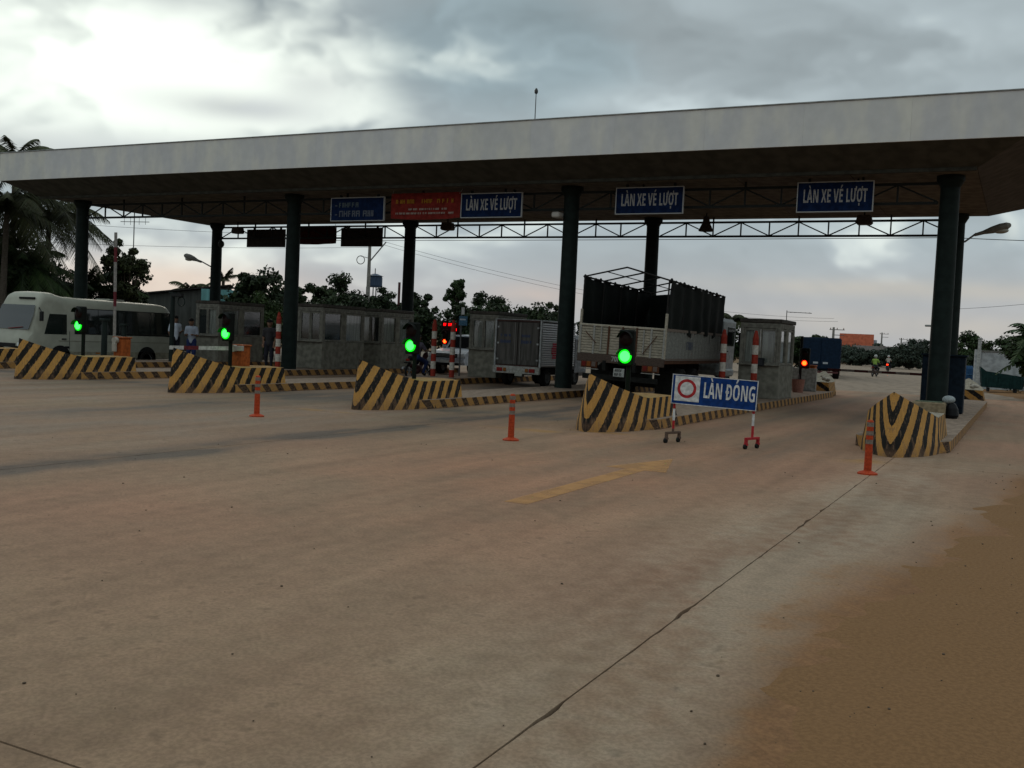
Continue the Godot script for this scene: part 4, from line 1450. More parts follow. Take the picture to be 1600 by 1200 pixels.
func trucks() -> void:
	# ---- the open truck with tarpaulins, tail towards us; local z = 0 at the tailgate
	var o := thing("tarpaulin_truck", "dirty white slatted truck with black tarpaulin sides and bare roof hoops", "truck", Vector3(-9.62, 0, -25.3))
	o.rotation = Vector3(0, 0.03, -0.028)
	var pw := mt(0.34, 0.30, 0.235, 0.7, "rust", 0.55)
	var pw2 := mt(0.27, 0.26, 0.235, 0.7, "rust", 0.8)
	var rust := mt(0.085, 0.04, 0.024, 0.85, "grime", 1.5)
	var blk := mt(0.012, 0.012, 0.011, 0.85, "grime", 1.0)
	var tarp := mt(0.008, 0.0105, 0.009, 0.8, "fine", 0.25)
	var steel := mt(0.022, 0.02, 0.019, 0.7, "grime", 1.5)
	var L := 6.1
	var y0 := 1.30
	var y1 := 2.08
	bx(o, "floor", Vector3(0, y0 - 0.06, -L / 2), Vector3(2.4, 0.12, L), rust)
	bx(o, "rear_sill", Vector3(0, y0 - 0.1, 0.02), Vector3(2.42, 0.22, 0.1), mt(0.07, 0.05, 0.04, 0.8, "rust", 1.0), 0.01)
	# tailgate: six slatted panels between posts, a square hole in the fourth
	var xs := [-1.17, -0.78, -0.36, 0.03, 0.42, 0.82, 1.17]
	for i in 6:
		var a: float = xs[i]
		var b: float = xs[i + 1]
		var lo := y0 + 0.02 if i != 3 else y1 - 0.24
		var m := MB.new()
		var n := 10 if i != 3 else 3
		for k in n:
			var h := (y1 - 0.04 - lo) / n
			m.ext(PackedVector2Array([Vector2(-h * 0.5, 0.0), Vector2(-h * 0.42, 0.026), Vector2(h * 0.3, 0.03), Vector2(h * 0.46, 0.0)]), b - a - 0.05, Transform3D(Basis(Vector3(0, 1, 0), Vector3(0, 0, 1), Vector3(1, 0, 0)), Vector3((a + b) / 2, lo + h * (k + 0.5), 0.0)))
		m.box(Vector3((a + b) / 2, (lo + y1) / 2 - 0.02, -0.008), Vector3(b - a - 0.05, y1 - lo - 0.04, 0.012))
		put("gate_panel", m, pw if i % 2 == 0 else mt(0.30, 0.27, 0.21, 0.7, "rust", 0.7), o)
	for i in 7:
		bx(o, "gate_post", Vector3(xs[i], (y0 + y1) / 2, 0.03), Vector3(0.05, y1 - y0, 0.05), rust if i in [2, 3, 4] else pw2, 0.006)
	for s in [[-0.57, 0.2], [0.62, 0.1]]:
		bx(o, "gate_brace", Vector3(s[0], (y0 + y1) / 2 + s[1] * 0.2, 0.045), Vector3(0.03, y1 - y0 - 0.12, 0.03), pw2)
	tb(o, "gate_stay", Vector3(-1.02, y1 - 0.18, 0.06), Vector3(-0.7, y0 + 0.3, 0.06), 0.012, rust, -1, 6)
	tb(o, "gate_stay", Vector3(0.98, y1 - 0.18, 0.06), Vector3(0.62, y0 + 0.1, 0.06), 0.012, rust, -1, 6)
	bx(o, "top_rail", Vector3(0, y1, 0.01), Vector3(2.42, 0.06, 0.08), pw, 0.012)
	for s in [-1, 1]:
		bx(o, "corner_post", Vector3(s * 1.19, (y0 + 2.5) / 2, 0.0), Vector3(0.06, 2.5 - y0, 0.09), pw, 0.01)
	# sides: ribbed steel
	for s in [-1.0, 1.0]:
		var m := MB.new()
		var nr := 17
		for k in nr:
			var w := (L - 0.1) / nr
			m.ext(PackedVector2Array([Vector2(-w * 0.5, 0), Vector2(-w * 0.36, 0.035), Vector2(w * 0.22, 0.035), Vector2(w * 0.36, 0.0), Vector2(w * 0.5, 0.0)]), y1 - y0, Transform3D(Basis(Vector3(0, 0, 1) * -s, Vector3(1, 0, 0) * s, Vector3(0, 1, 0)), Vector3(s * 1.17, (y0 + y1) / 2, -0.05 - w * (k + 0.5))))
		m.box(Vector3(s * 1.165, (y0 + y1) / 2, -L / 2), Vector3(0.02, y1 - y0, L - 0.1))
		put("side_panel", m, mt(0.2, 0.2, 0.18, 0.7, "rust", 0.6), o)
		bx(o, "side_rail", Vector3(s * 1.185, y1, -L / 2), Vector3(0.07, 0.07, L), mt(0.2, 0.16, 0.13, 0.8, "rust", 0.8))
		bx(o, "side_rail", Vector3(s * 1.185, y0, -L / 2), Vector3(0.06, 0.06, L), mt(0.16, 0.13, 0.11, 0.8, "rust", 0.8))
		# tarpaulin: hangs from the top pipe, creased, ragged hem over the side panel
		var q := cloth(func(u, v):
			var z: float = -0.02 - u * (L - 0.05)
			var top: float = 3.36 - u * 0.1 + 0.03 * sin(u * 46.0)
			var bot: float = y1 - 0.06 + 0.22 * noise_at(u * 6.0, 3.0 + s) + 0.05 * sin(u * 30.0)
			var y: float = lerpf(bot, top, v)
			var bulge: float = 0.03 * sin(u * 40.0 + 2.0 * noise_at(u * 2.0, v * 0.5)) * (1.0 - v * 0.5) + 0.06 * noise_at(u * 3.0, v * 1.2 + s * 9.0)
			return Vector3(s * (1.21 + bulge * 0.9), y, z), 90, 22, Vector3(s, 0, 0))
		put("tarpaulin", q, tarp, o)
		tb(o, "top_pipe", Vector3(s * 1.2, 3.37, 0.02), Vector3(s * 1.2, 3.28, -L), 0.025, steel, -1, 8)
		var kn := MB.new()
		for i in 15:
			kn.ball(Vector3(s * 1.21, 3.37 - 0.1 * i / 15.0, -0.1 - L * i / 15.0), Vector3(0.045, 0.04 + 0.03 * (i % 3 == 0 as int), 0.06), 4, 6)
		stuff(put("lashing", kn, tarp, o))
	var fr := cloth(func(u, v):
		return Vector3((u - 0.5) * 2.4, lerpf(y1 - 0.5, 3.2 + 0.1 * sin(u * PI), v), -L + 0.08 * noise_at(u * 4.0, v * 3.0)), 20, 12, Vector3(0, 0, 1))
	put("front_tarpaulin", fr, tarp, o)
	# hoops
	for i in 5:
		var z := -L * i / 4.0
		var d := -0.09 * i / 4.0
		for s in [-1, 1]:
			tb(o, "hoop_post", Vector3(s * 1.18, y1 - 0.3, z - 0.01), Vector3(s * 1.18, 3.37 + d, z - 0.01), 0.024, steel, -1, 8)
			tb(o, "hoop", Vector3(s * 1.19, 3.37 + d, z), Vector3(0, 3.66 + d, z), 0.022, steel, -1, 8)
	tb(o, "ridge_pipe", Vector3(0, 3.66, 0.0), Vector3(0, 3.57, -L), 0.02, steel, -1, 8)
	for s in [-1, 1]:
		tb(o, "brace_pipe", Vector3(s * 0.55, 3.52, 0), Vector3(s * 0.55, 3.43, -L), 0.014, steel, -1, 6)
	# running gear
	for s in [-1, 1]:
		bx(o, "chassis_rail", Vector3(s * 0.42, 1.02, -4.0), Vector3(0.09, 0.26, 8.2), blk)
		for z in [-1.9, -3.2]:
			wheel(o, Vector3(s * 0.83, 0.52, z), 0.52, 0.26, mt(0.05, 0.05, 0.05, 0.6, ""))
			wheel(o, Vector3(s * 1.1, 0.52, z), 0.52, 0.26, mt(0.05, 0.05, 0.05, 0.6, ""))
		wheel(o, Vector3(s * 1.02, 0.52, -7.4), 0.52, 0.28, mt(0.2, 0.2, 0.2, 0.6, ""))
		bx(o, "mudflap", Vector3(s * 0.95, 0.62, -1.2), Vector3(0.6, 0.7, 0.02), blk)
		var lm := Node3D.new()
		lm.name = numbered(o, "light_box")
		o.add_child(lm, true)
		lm.position = Vector3(s * 0.86, 1.03, 0.02)
		bx(lm, "case", Vector3.ZERO, Vector3(0.46, 0.2, 0.1), mt(0.09, 0.035, 0.018, 0.8, "rust", 2.0), 0.015)
		for k in 3:
			bx(lm, "lens", Vector3(-0.14 + 0.14 * k, 0.0, 0.055), Vector3(0.11, 0.13, 0.02), [mt(0.1, 0.012, 0.01, 0.3, ""), mt(0.16, 0.05, 0.012, 0.3, ""), mt(0.09, 0.07, 0.06, 0.3, "")][k], 0.006)
		bx(o, "sill_bracket", Vector3(s * 0.86, 0.9, 0.0), Vector3(0.5, 0.02, 0.08), mt(0.25, 0.24, 0.22, 0.5, ""))
	bx(o, "rear_bar", Vector3(0, 0.7, -0.05), Vector3(2.1, 0.14, 0.1), blk, 0.01)
	bx(o, "axle", Vector3(0, 0.52, -1.9), Vector3(1.7, 0.16, 0.16), blk)
	bx(o, "axle", Vector3(0, 0.52, -3.2), Vector3(1.7, 0.16, 0.16), blk)
	bx(o, "spare_carrier", Vector3(0, 0.8, -0.7), Vector3(0.8, 0.2, 0.8), blk, 0.05)
	var pl := Node3D.new()
	pl.name = "number_plate"
	o.add_child(pl)
	pl.position = Vector3(0.02, 0.86, 0.1)
	bx(pl, "plate", Vector3.ZERO, Vector3(0.3, 0.22, 0.012), mt(0.34, 0.35, 0.33, 0.5, "grime", 4.0))
	strokes(pl, "print_line", 0.22, 0.07, Vector3(0, 0.02, 0.007), mt(0.03, 0.03, 0.03, 0.6, ""), 71, 0.05)
	strokes(pl, "print_line", 0.24, 0.08, Vector3(0, -0.095, 0.007), mt(0.03, 0.03, 0.03, 0.6, ""), 72, 0.05)
	words(o, "lettering", "70M-6", 0.13, 0.42, Vector3(-0.02, y0 - 0.09, 0.072), mt(0.34, 0.34, 0.32, 0.6, "grime", 2.0))
	strokes(o, "side_number", 0.8, 0.22, Vector3.ZERO, mt(0.11, 0.12, 0.15, 0.7, "grime", 2.0), 73, 0.1)
	var sn: Node3D = o.get_node("side_number")
	sn.transform = Transform3D(Basis(Vector3.UP, PI / 2), Vector3(1.212, y0 + 0.28, -2.3))
	# cab
	var cab := Node3D.new()
	cab.name = "cab"
	o.add_child(cab)
	cab.position = Vector3(0, 0.75, -7.35)
	var cw := mt(0.33, 0.36, 0.36, 0.45, "grime", 0.8)
	bx(cab, "shell", Vector3(0, 0.95, 0), Vector3(2.3, 1.85, 1.9), cw, 0.12)
	for s in [-1, 1]:
		bx(cab, "side_window", Vector3(s * 1.152, 1.3, -0.2), Vector3(0.02, 0.62, 1.0), glass(0.01, 0.012, 0.012, 1.0), 0.006)
		bx(cab, "door_handle", Vector3(s * 1.165, 0.82, 0.2), Vector3(0.03, 0.04, 0.2), blk)
		var mi := MB.new()
		mi.box(Vector3(s * 1.36, 1.25, -0.85), Vector3(0.2, 0.42, 0.06), Basis(), 0.02)
		mi.tube(Vector3(s * 1.1, 1.5, -0.8), Vector3(s * 1.36, 1.4, -0.85), 0.015, 0.015, 6)
		put("mirror", mi, blk, cab)
		bx(cab, "mudguard", Vector3(s * 1.05, 0.12, 0.0), Vector3(0.38, 0.25, 1.3), cw, 0.05)
	bx(cab, "windscreen", Vector3(0, 1.3, -0.955), Vector3(2.0, 0.75, 0.02), glass(0.01, 0.012, 0.012, 1.0), 0.006)

	# ---- small silver box truck
	var b := thing("box_truck", "small silver box truck with dull rear doors and ribbed bright side", "truck", Vector3(-15.5, 0, -31.0))
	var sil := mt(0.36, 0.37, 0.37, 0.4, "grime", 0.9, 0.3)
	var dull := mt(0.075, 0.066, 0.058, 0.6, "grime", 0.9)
	var W := 1.8
	var D := 2.9
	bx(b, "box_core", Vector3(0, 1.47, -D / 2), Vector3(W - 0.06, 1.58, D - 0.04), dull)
	for s in [-1, 1]:
		bx(b, "frame", Vector3(s * (W / 2 - 0.035), 1.47, 0.0), Vector3(0.07, 1.62, 0.07), sil, 0.012)
		bx(b, "frame", Vector3(0, 1.47 + s * 0.775, 0.0), Vector3(W - 0.15, 0.07, 0.07), mt(0.07, 0.04, 0.035, 0.6, "grime", 1.0), 0.008)
		var dr := Node3D.new()
		dr.name = numbered(b, "rear_door")
		b.add_child(dr, true)
		dr.position = Vector3(s * 0.4, 1.47, 0.005)
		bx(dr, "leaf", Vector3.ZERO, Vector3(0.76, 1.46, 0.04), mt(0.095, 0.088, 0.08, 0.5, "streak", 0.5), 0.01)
		tb(dr, "lock_bar", Vector3(-s * 0.3, -0.72, 0.035), Vector3(-s * 0.3, 0.72, 0.035), 0.014, mt(0.2, 0.19, 0.18, 0.4, "", 1, 0.5), -1, 8)
		for k in 3:
			bx(dr, "hinge", Vector3(s * 0.36, -0.55 + 0.55 * k, 0.026), Vector3(0.07, 0.06, 0.02), sil)
		strokes(dr, "print_line", 0.42, 0.09, Vector3(-0.05, 0.22, 0.022), mt(0.035, 0.05, 0.11, 0.6, ""), 81 + s, 0.1)
		strokes(dr, "print_line", 0.5, 0.11, Vector3(-0.02, 0.0, 0.022), mt(0.035, 0.05, 0.11, 0.6, ""), 83 + s, 0.1)
		# ribbed side
		var m := MB.new()
		for k in 19:
			var h := 1.5 / 19.0
			m.ext(PackedVector2Array([Vector2(-h * 0.5, 0), Vector2(-h * 0.3, 0.022), Vector2(h * 0.15, 0.022), Vector2(h * 0.3, 0), Vector2(h * 0.5, 0)]), D - 0.1, Transform3D(Basis(Vector3(0, 1, 0), Vector3(1, 0, 0) * s, Vector3(0, 0, -1) * s), Vector3(s * (W / 2 - 0.03), 0.72 + h * (k + 0.5), -D / 2)))
		put("ribbed_side", m, mt(0.62, 0.63, 0.65, 0.3, "", 1, 0.55), b)
		bx(b, "top_edge", Vector3(s * (W / 2 - 0.02), 2.27, -D / 2), Vector3(0.06, 0.06, D), sil, 0.01)
		bx(b, "lamp", Vector3(s * 0.62, 0.56, 0.115), Vector3(0.22, 0.13, 0.03), mt(0.2, 0.018, 0.016, 0.3, ""), 0.01)
		bx(b, "lamp", Vector3(s * 0.42, 0.56, 0.115), Vector3(0.12, 0.12, 0.03), mt(0.22, 0.08, 0.02, 0.3, ""), 0.01)
		for z in [-0.75, -3.2]:
			wheel(b, Vector3(s * 0.72, 0.33, z), 0.33, 0.2, mt(0.1, 0.1, 0.1, 0.6, ""))
		var dots := MB.new()
		for k in 7:
			dots.box(Vector3(s * (W / 2 + 0.001), 1.02 + 0.08 * k, -1.05 - 0.05 * (k % 2)), Vector3(0.008, 0.07, 0.52 - 0.07 * absf(k - 3)))
		put("red_print", dots, mt(0.5, 0.02, 0.05, 0.5, ""), b)
	bx(b, "roof", Vector3(0, 2.285, -D / 2), Vector3(W, 0.03, D), sil)
	bx(b, "rear_bumper", Vector3(0, 0.56, 0.05), Vector3(W, 0.26, 0.1), mt(0.36, 0.35, 0.32, 0.6, "grime", 1.2), 0.02)
	bx(b, "number_plate", Vector3(0.12, 0.46, 0.108), Vector3(0.28, 0.2, 0.01), mt(0.36, 0.36, 0.32, 0.5, "grime", 3.0))
	bx(b, "underbody", Vector3(0, 0.5, -2.0), Vector3(0.8, 0.2, 3.8), blk)
	bx(b, "cab", Vector3(0, 1.1, -3.6), Vector3(1.66, 1.5, 1.35), mt(0.3, 0.31, 0.33, 0.4, "grime", 0.8), 0.14)
	bx(b, "cab_window", Vector3(0.832, 1.42, -3.65), Vector3(0.02, 0.5, 0.8), glass(0.01, 0.012, 0.012, 1.0), 0.005)

	# ---- container truck far down the road
	var c := thing("container_truck", "dark blue container truck driving away down the road", "truck", Vector3(-11.5, 0, -66), 0.15)
	var cb := mt(0.008, 0.02, 0.045, 0.6, "grime", 0.5)
	bx(c, "container", Vector3(0, 1.58, -5), Vector3(2.3, 2.0, 10), cb, 0.02)
	for i in 9:
		bx(c, "rib", Vector3(1.165, 1.58, -0.6 - 1.05 * i), Vector3(0.04, 1.9, 0.4), cb)
	for s in [-1, 1]:
		bx(c, "rear_door", Vector3(s * 0.56, 1.58, 0.02), Vector3(1.06, 1.86, 0.05), mt(0.007, 0.018, 0.038, 0.6, "grime", 0.7), 0.01)
		bx(c, "white_label", Vector3(s * 0.3, 0.98, 0.05), Vector3(0.3, 0.12, 0.006), mt(0.3, 0.32, 0.34, 0.6, ""))
		for z in [-1.0, -2.2, -9.0]:
			wheel(c, Vector3(s * 0.95, 0.46, z), 0.46, 0.4, mt(0.05, 0.05, 0.05, 0.6, ""))
		bx(c, "side_rail", Vector3(s * 1.0, 0.52, -5), Vector3(0.1, 0.14, 9.6), blk)
	bx(c, "trailer_bed", Vector3(0, 0.52, -5), Vector3(1.2, 0.1, 9.8), blk)
	bx(c, "rear_bar", Vector3(0, 0.4, 0.0), Vector3(2.2, 0.12, 0.08), mt(0.08, 0.03, 0.03, 0.6, ""))
	bx(c, "tractor", Vector3(0, 1.4, -11.2), Vector3(2.2, 2.2, 1.8), mt(0.1, 0.11, 0.13, 0.5, ""), 0.15)

	# ---- things of the far roadside
	var sv := thing("parked_van", "small pale van parked far off under the trees, left of the riders", "van", Vector3(-24.0, 0, -172), 0.3)
	bx(sv, "body", Vector3(0, 0.9, 0), Vector3(1.7, 1.1, 3.6), mt(0.32, 0.33, 0.34, 0.4, "grime", 0.7), 0.25)
	bx(sv, "glasshouse", Vector3(0, 1.35, -0.2), Vector3(1.62, 0.5, 2.7), glass(0.012, 0.014, 0.016, 1.0), 0.2)
	for s in [-1, 1]:
		for z in [-1.1, 1.1]:
			wheel(sv, Vector3(s * 0.75, 0.31, z), 0.31, 0.18, mt(0.15, 0.15, 0.15, 0.5, ""))


func noise_at(a: float, b: float) -> float:
	return noise.get_noise_2d(a * 60.0, b * 60.0)


func section(hw: float, y0: float, yt: float, z: float, tuck: float) -> Array:
	# closed cross-section of a coach body at z, from the floor line round the roof
	var half := [Vector2(0, y0), Vector2(hw * 0.9, y0), Vector2(hw * 0.98, y0 + 0.07), Vector2(hw, y0 + 0.25), Vector2(hw, minf(1.3, yt - 0.2)), Vector2(hw * (1.0 - tuck), yt - 0.34), Vector2(hw * (0.965 - tuck), yt - 0.2), Vector2(hw * (0.89 - tuck), yt - 0.09), Vector2(hw * 0.72, yt - 0.025), Vector2(hw * 0.4, yt), Vector2(0, yt + 0.01)]
	var r := []
	for p in half:
		r.append(Vector3(p.x, p.y, z))
	for i in range(half.size() - 2, -1, -1):
		r.append(Vector3(-half[i].x, half[i].y, z))
	return r


func bus() -> void:
	var o := thing("minibus", "cream white minibus with long dark windows at the left edge", "bus", Vector3(-31.75, -0.25, -26.95))
	var cream := mt(0.34, 0.34, 0.28, 0.35, "soft", 0.4)
	var lower := mt(0.3, 0.28, 0.21, 0.4, "grime", 0.6)
	var blk := mt(0.014, 0.014, 0.014, 0.6, "")
	var gl := glass(0.008, 0.012, 0.011, 1.0, 0.05)
	var W := 1.02
	var st := [[-3.38, 0.80, 0.55, 1.9], [-3.36, 0.9, 0.46, 2.1], [-3.28, 0.97, 0.42, 2.36], [-3.1, 1.0, 0.4, 2.52], [-2.8, W, 0.4, 2.58], [-1.5, W, 0.4, 2.6], [0.5, W, 0.4, 2.62], [1.75, W, 0.4, 2.64], [2.05, W, 0.4, 2.69], [2.3, W, 0.4, 2.76], [2.6, W, 0.4, 2.76], [2.78, W, 0.4, 2.68], [2.9, W * 0.99, 0.4, 2.5], [3.08, W * 0.97, 0.4, 1.95], [3.26, W * 0.94, 0.42, 1.38], [3.34, W * 0.9, 0.44, 1.22], [3.4, W * 0.84, 0.5, 1.0], [3.41, W * 0.6, 0.6, 0.9]]
	var f := []
	for s in st:
		f.append(section(s[1], s[2], s[3], s[0], 0.05))
	var m := MB.new()
	m.sheet(f, Vector3.UP, true)
	for e in [0, st.size() - 1]:
		var c := Vector3.ZERO
		for p in f[e]:
			c += p
		c /= f[e].size()
		for i in f[e].size() - 1:
			m.face([c, f[e][i], f[e][i + 1]], Vector3(0, 0, -1 if e == 0 else 1))
	put("body", m, cream, o)
	# glazing: one long dark run each side with slim bars, the driver's window, windscreen, rear window
	for s in [-1.0, 1.0]:
		var zs := [-3.12, -2.1, -0.85, 0.4, 1.42]
		for i in 4:
			var q := MB.new()
			var a: float = zs[i] + 0.012
			var b: float = zs[i + 1] - 0.012
			q.face([Vector3(s * (W + 0.004), 1.33, a), Vector3(s * (W + 0.004), 1.33, b), Vector3(s * (W * 0.955 + 0.006), 2.22, b), Vector3(s * (W * 0.955 + 0.006), 2.22, a)], Vector3(s, 0, 0))
			put("side_window", q, gl, o)
		var bk := MB.new()
		bk.face([Vector3(s * (W + 0.002), 1.3, -3.15), Vector3(s * (W + 0.002), 1.3, 1.45), Vector3(s * (W * 0.955 + 0.004), 2.25, 1.45), Vector3(s * (W * 0.955 + 0.004), 2.25, -3.15)], Vector3(s, 0, 0))
		put("window_seal", bk, blk, o)
		var dw := MB.new()
		dw.face([Vector3(s * (W + 0.004), 1.28, 1.78), Vector3(s * (W + 0.004), 1.28, 2.72), Vector3(s * (W * 0.965 + 0.006), 2.0, 2.5), Vector3(s * (W * 0.965 + 0.006), 2.0, 1.78)], Vector3(s, 0, 0))
		put("driver_window", dw, gl, o)
		bx(o, "lower_band", Vector3(s * (W + 0.003), 0.55, -0.3), Vector3(0.016, 0.24, 5.6), lower)
		bx(o, "trim_line", Vector3(s * (W + 0.004), 1.05, -0.5), Vector3(0.012, 0.02, 5.2), mt(0.2, 0.19, 0.15, 0.5, ""))
		bx(o, "door_seam", Vector3(s * (W + 0.001), 0.95, 1.66), Vector3(0.008, 0.9, 0.015), blk)
		bx(o, "door_handle", Vector3(s * (W + 0.014), 1.12, 1.9), Vector3(0.03, 0.04, 0.18), blk)
		bx(o, "filler_cap", Vector3(s * (W + 0.004), 0.82, 1.75), Vector3(0.012, 0.08, 0.2), blk, 0.004)
		bx(o, "reflector", Vector3(s * (W + 0.006), 0.62, 0.4), Vector3(0.012, 0.05, 0.2), mt(0.3, 0.1, 0.02, 0.4, ""))
		for z in [-1.95, 2.05]:
			wheel(o, Vector3(s * 0.86, 0.37, z), 0.37, 0.26, mt(0.22, 0.22, 0.22, 0.5, ""))
			var ar := MB.new()
			ar.lathe([Vector2(0.0, 0), Vector2(0.47, 0)], 26, Transform3D(Basis(Vector3(0, 0, 1), PI / 2), Vector3(s * (W + 0.012 if false else W + 0.011), 0.42, z)))
			put("wheel_arch", ar, blk, o)
			var w2: Node3D = o.get_child(o.get_child_count() - 2)
			w2.position.x = s * 0.93
		bx(o, "headlight", Vector3(s * 0.68, 0.88, 3.38), Vector3(0.36, 0.17, 0.06), mt(0.6, 0.62, 0.6, 0.15, ""), 0.025)
		var mi := MB.new()
		mi.box(Vector3(s * 1.22, 1.9, 3.0), Vector3(0.16, 0.34, 0.08), Basis(), 0.02)
		mi.tube(Vector3(s * 0.95, 2.2, 2.9), Vector3(s * 1.22, 2.05, 3.0), 0.015, 0.015, 6)
		put("mirror", mi, blk, o)
	var ws := MB.new()
	var g0 := [Vector3(-0.9, 1.42, 3.275), Vector3(-0.93, 1.95, 3.1), Vector3(-0.86, 2.28, 2.995)]
	for i in 2:
		var a: Vector3 = g0[i]
		var b: Vector3 = g0[i + 1]
		ws.face([a, b, Vector3(-b.x, b.y, b.z + 0.0), Vector3(-a.x, a.y, a.z)], Vector3(0, 0, 1))
	put("windscreen", ws, glass(0.02, 0.024, 0.026, 1.0, 0.08), o)
	tb(o, "wiper", Vector3(-0.1, 1.43, 3.3), Vector3(0.6, 1.5, 3.27), 0.014, mt(0.16, 0.02, 0.02, 0.5, ""), -1, 6)
	bx(o, "front_vent", Vector3(0.35, 2.52, 2.92), Vector3(0.8, 0.07, 0.06), blk, 0.01)
	bx(o, "grille", Vector3(0, 0.85, 3.405), Vector3(0.9, 0.14, 0.04), blk, 0.01)
	bx(o, "front_bumper", Vector3(0, 0.5, 3.37), Vector3(1.9, 0.26, 0.16), mt(0.2, 0.2, 0.18, 0.5, "grime", 1.0), 0.05)
	bx(o, "roof_hatch", Vector3(0.1, 2.64, -0.9), Vector3(0.8, 0.07, 0.7), cream, 0.02)
	bx(o, "rear_window", Vector3(0, 1.75, -3.37), Vector3(1.5, 0.6, 0.03), gl, 0.01)


func car() -> void:
	var o := thing("pickup", "white pickup facing the camera beneath the red signal", "car", Vector3(-21.45, 0, -36.3))
	var wh := mt(0.5, 0.52, 0.56, 0.3, "grime", 0.6)
	var blk := mt(0.012, 0.012, 0.014, 0.5, "")
	var ch := mt(0.55, 0.56, 0.58, 0.2, "", 1, 0.7)
	var gl := glass(0.012, 0.014, 0.016, 1.0, 0.05)
	var prof := PackedVector2Array([Vector2(0, 0.42), Vector2(0.02, 0.88), Vector2(0.25, 0.98), Vector2(1.15, 1.08), Vector2(1.3, 1.08), Vector2(5.0, 1.08), Vector2(5.0, 0.45)])
	var m := MB.new()
	m.ext(prof, 1.76, Transform3D(Basis(Vector3(0, 0, -1), Vector3(0, 1, 0), Vector3(1, 0, 0)), Vector3(0, 0, 0)))
	put("body", m, wh, o)
	var cab := MB.new()
	cab.ext(PackedVector2Array([Vector2(1.2, 1.07), Vector2(1.75, 1.66), Vector2(3.1, 1.7), Vector2(3.4, 1.07)]), 1.56, Transform3D(Basis(Vector3(0, 0, -1), Vector3(0, 1, 0), Vector3(1, 0, 0)), Vector3(0, 0, 0)))
	put("cab", cab, wh, o)
	var wsn := MB.new()
	wsn.face([Vector3(-0.7, 1.12, -1.235), Vector3(0.7, 1.12, -1.235), Vector3(0.64, 1.6, -1.675), Vector3(-0.64, 1.6, -1.675)], Vector3(0, 0.6, 1))
	put("windscreen", wsn, gl, o)
	for s in [-1, 1]:
		var sw := MB.new()
		sw.face([Vector3(s * 0.785, 1.14, -1.45), Vector3(s * 0.785, 1.14, -3.1), Vector3(s * 0.785, 1.6, -3.0), Vector3(s * 0.785, 1.6, -1.85)], Vector3(s, 0, 0))
		put("side_window", sw, gl, o)
		bx(o, "headlight", Vector3(s * 0.7, 0.82, 0.0), Vector3(0.32, 0.15, 0.08), mt(0.6, 0.62, 0.64, 0.15, ""), 0.02)
		for z in [-0.9, -4.1]:
			wheel(o, Vector3(s * 0.78, 0.36, z), 0.36, 0.24, mt(0.3, 0.3, 0.3, 0.4, ""))
		bx(o, "mirror", Vector3(s * 0.98, 1.15, -1.45), Vector3(0.2, 0.16, 0.08), wh, 0.03)
		bx(o, "fog_lamp", Vector3(s * 0.62, 0.5, 0.06), Vector3(0.16, 0.1, 0.04), mt(0.4, 0.42, 0.44, 0.2, ""), 0.01)
	bx(o, "grille", Vector3(0, 0.8, 0.01), Vector3(1.0, 0.17, 0.05), blk, 0.01)
	for i in 2:
		bx(o, "grille_bar", Vector3(0, 0.77 + 0.06 * i, 0.04), Vector3(0.96, 0.02, 0.02), ch)
	bx(o, "bumper", Vector3(0, 0.58, 0.03), Vector3(1.78, 0.2, 0.16), wh, 0.04)
	bx(o, "lower_grille", Vector3(0, 0.45, 0.05), Vector3(1.3, 0.1, 0.1), blk, 0.01)
	bx(o, "number_plate", Vector3(0, 0.55, 0.115), Vector3(0.46, 0.1, 0.01), mt(0.5, 0.5, 0.48, 0.5, ""))


# ---------------------------------------------------------------- people and motorbikes
# Bodies: distances to tapered capsules, joined with a smooth minimum, meshed as surface nets.
func capd(p: Vector3, q: Array) -> float:
	var a: Vector3 = q[0]
	var ba: Vector3 = q[1] - a
	var h := clampf((p - a).dot(ba) / maxf(ba.length_squared(), 1e-9), 0.0, 1.0)
	return p.distance_to(a + ba * h) - lerpf(q[2], q[3], h)


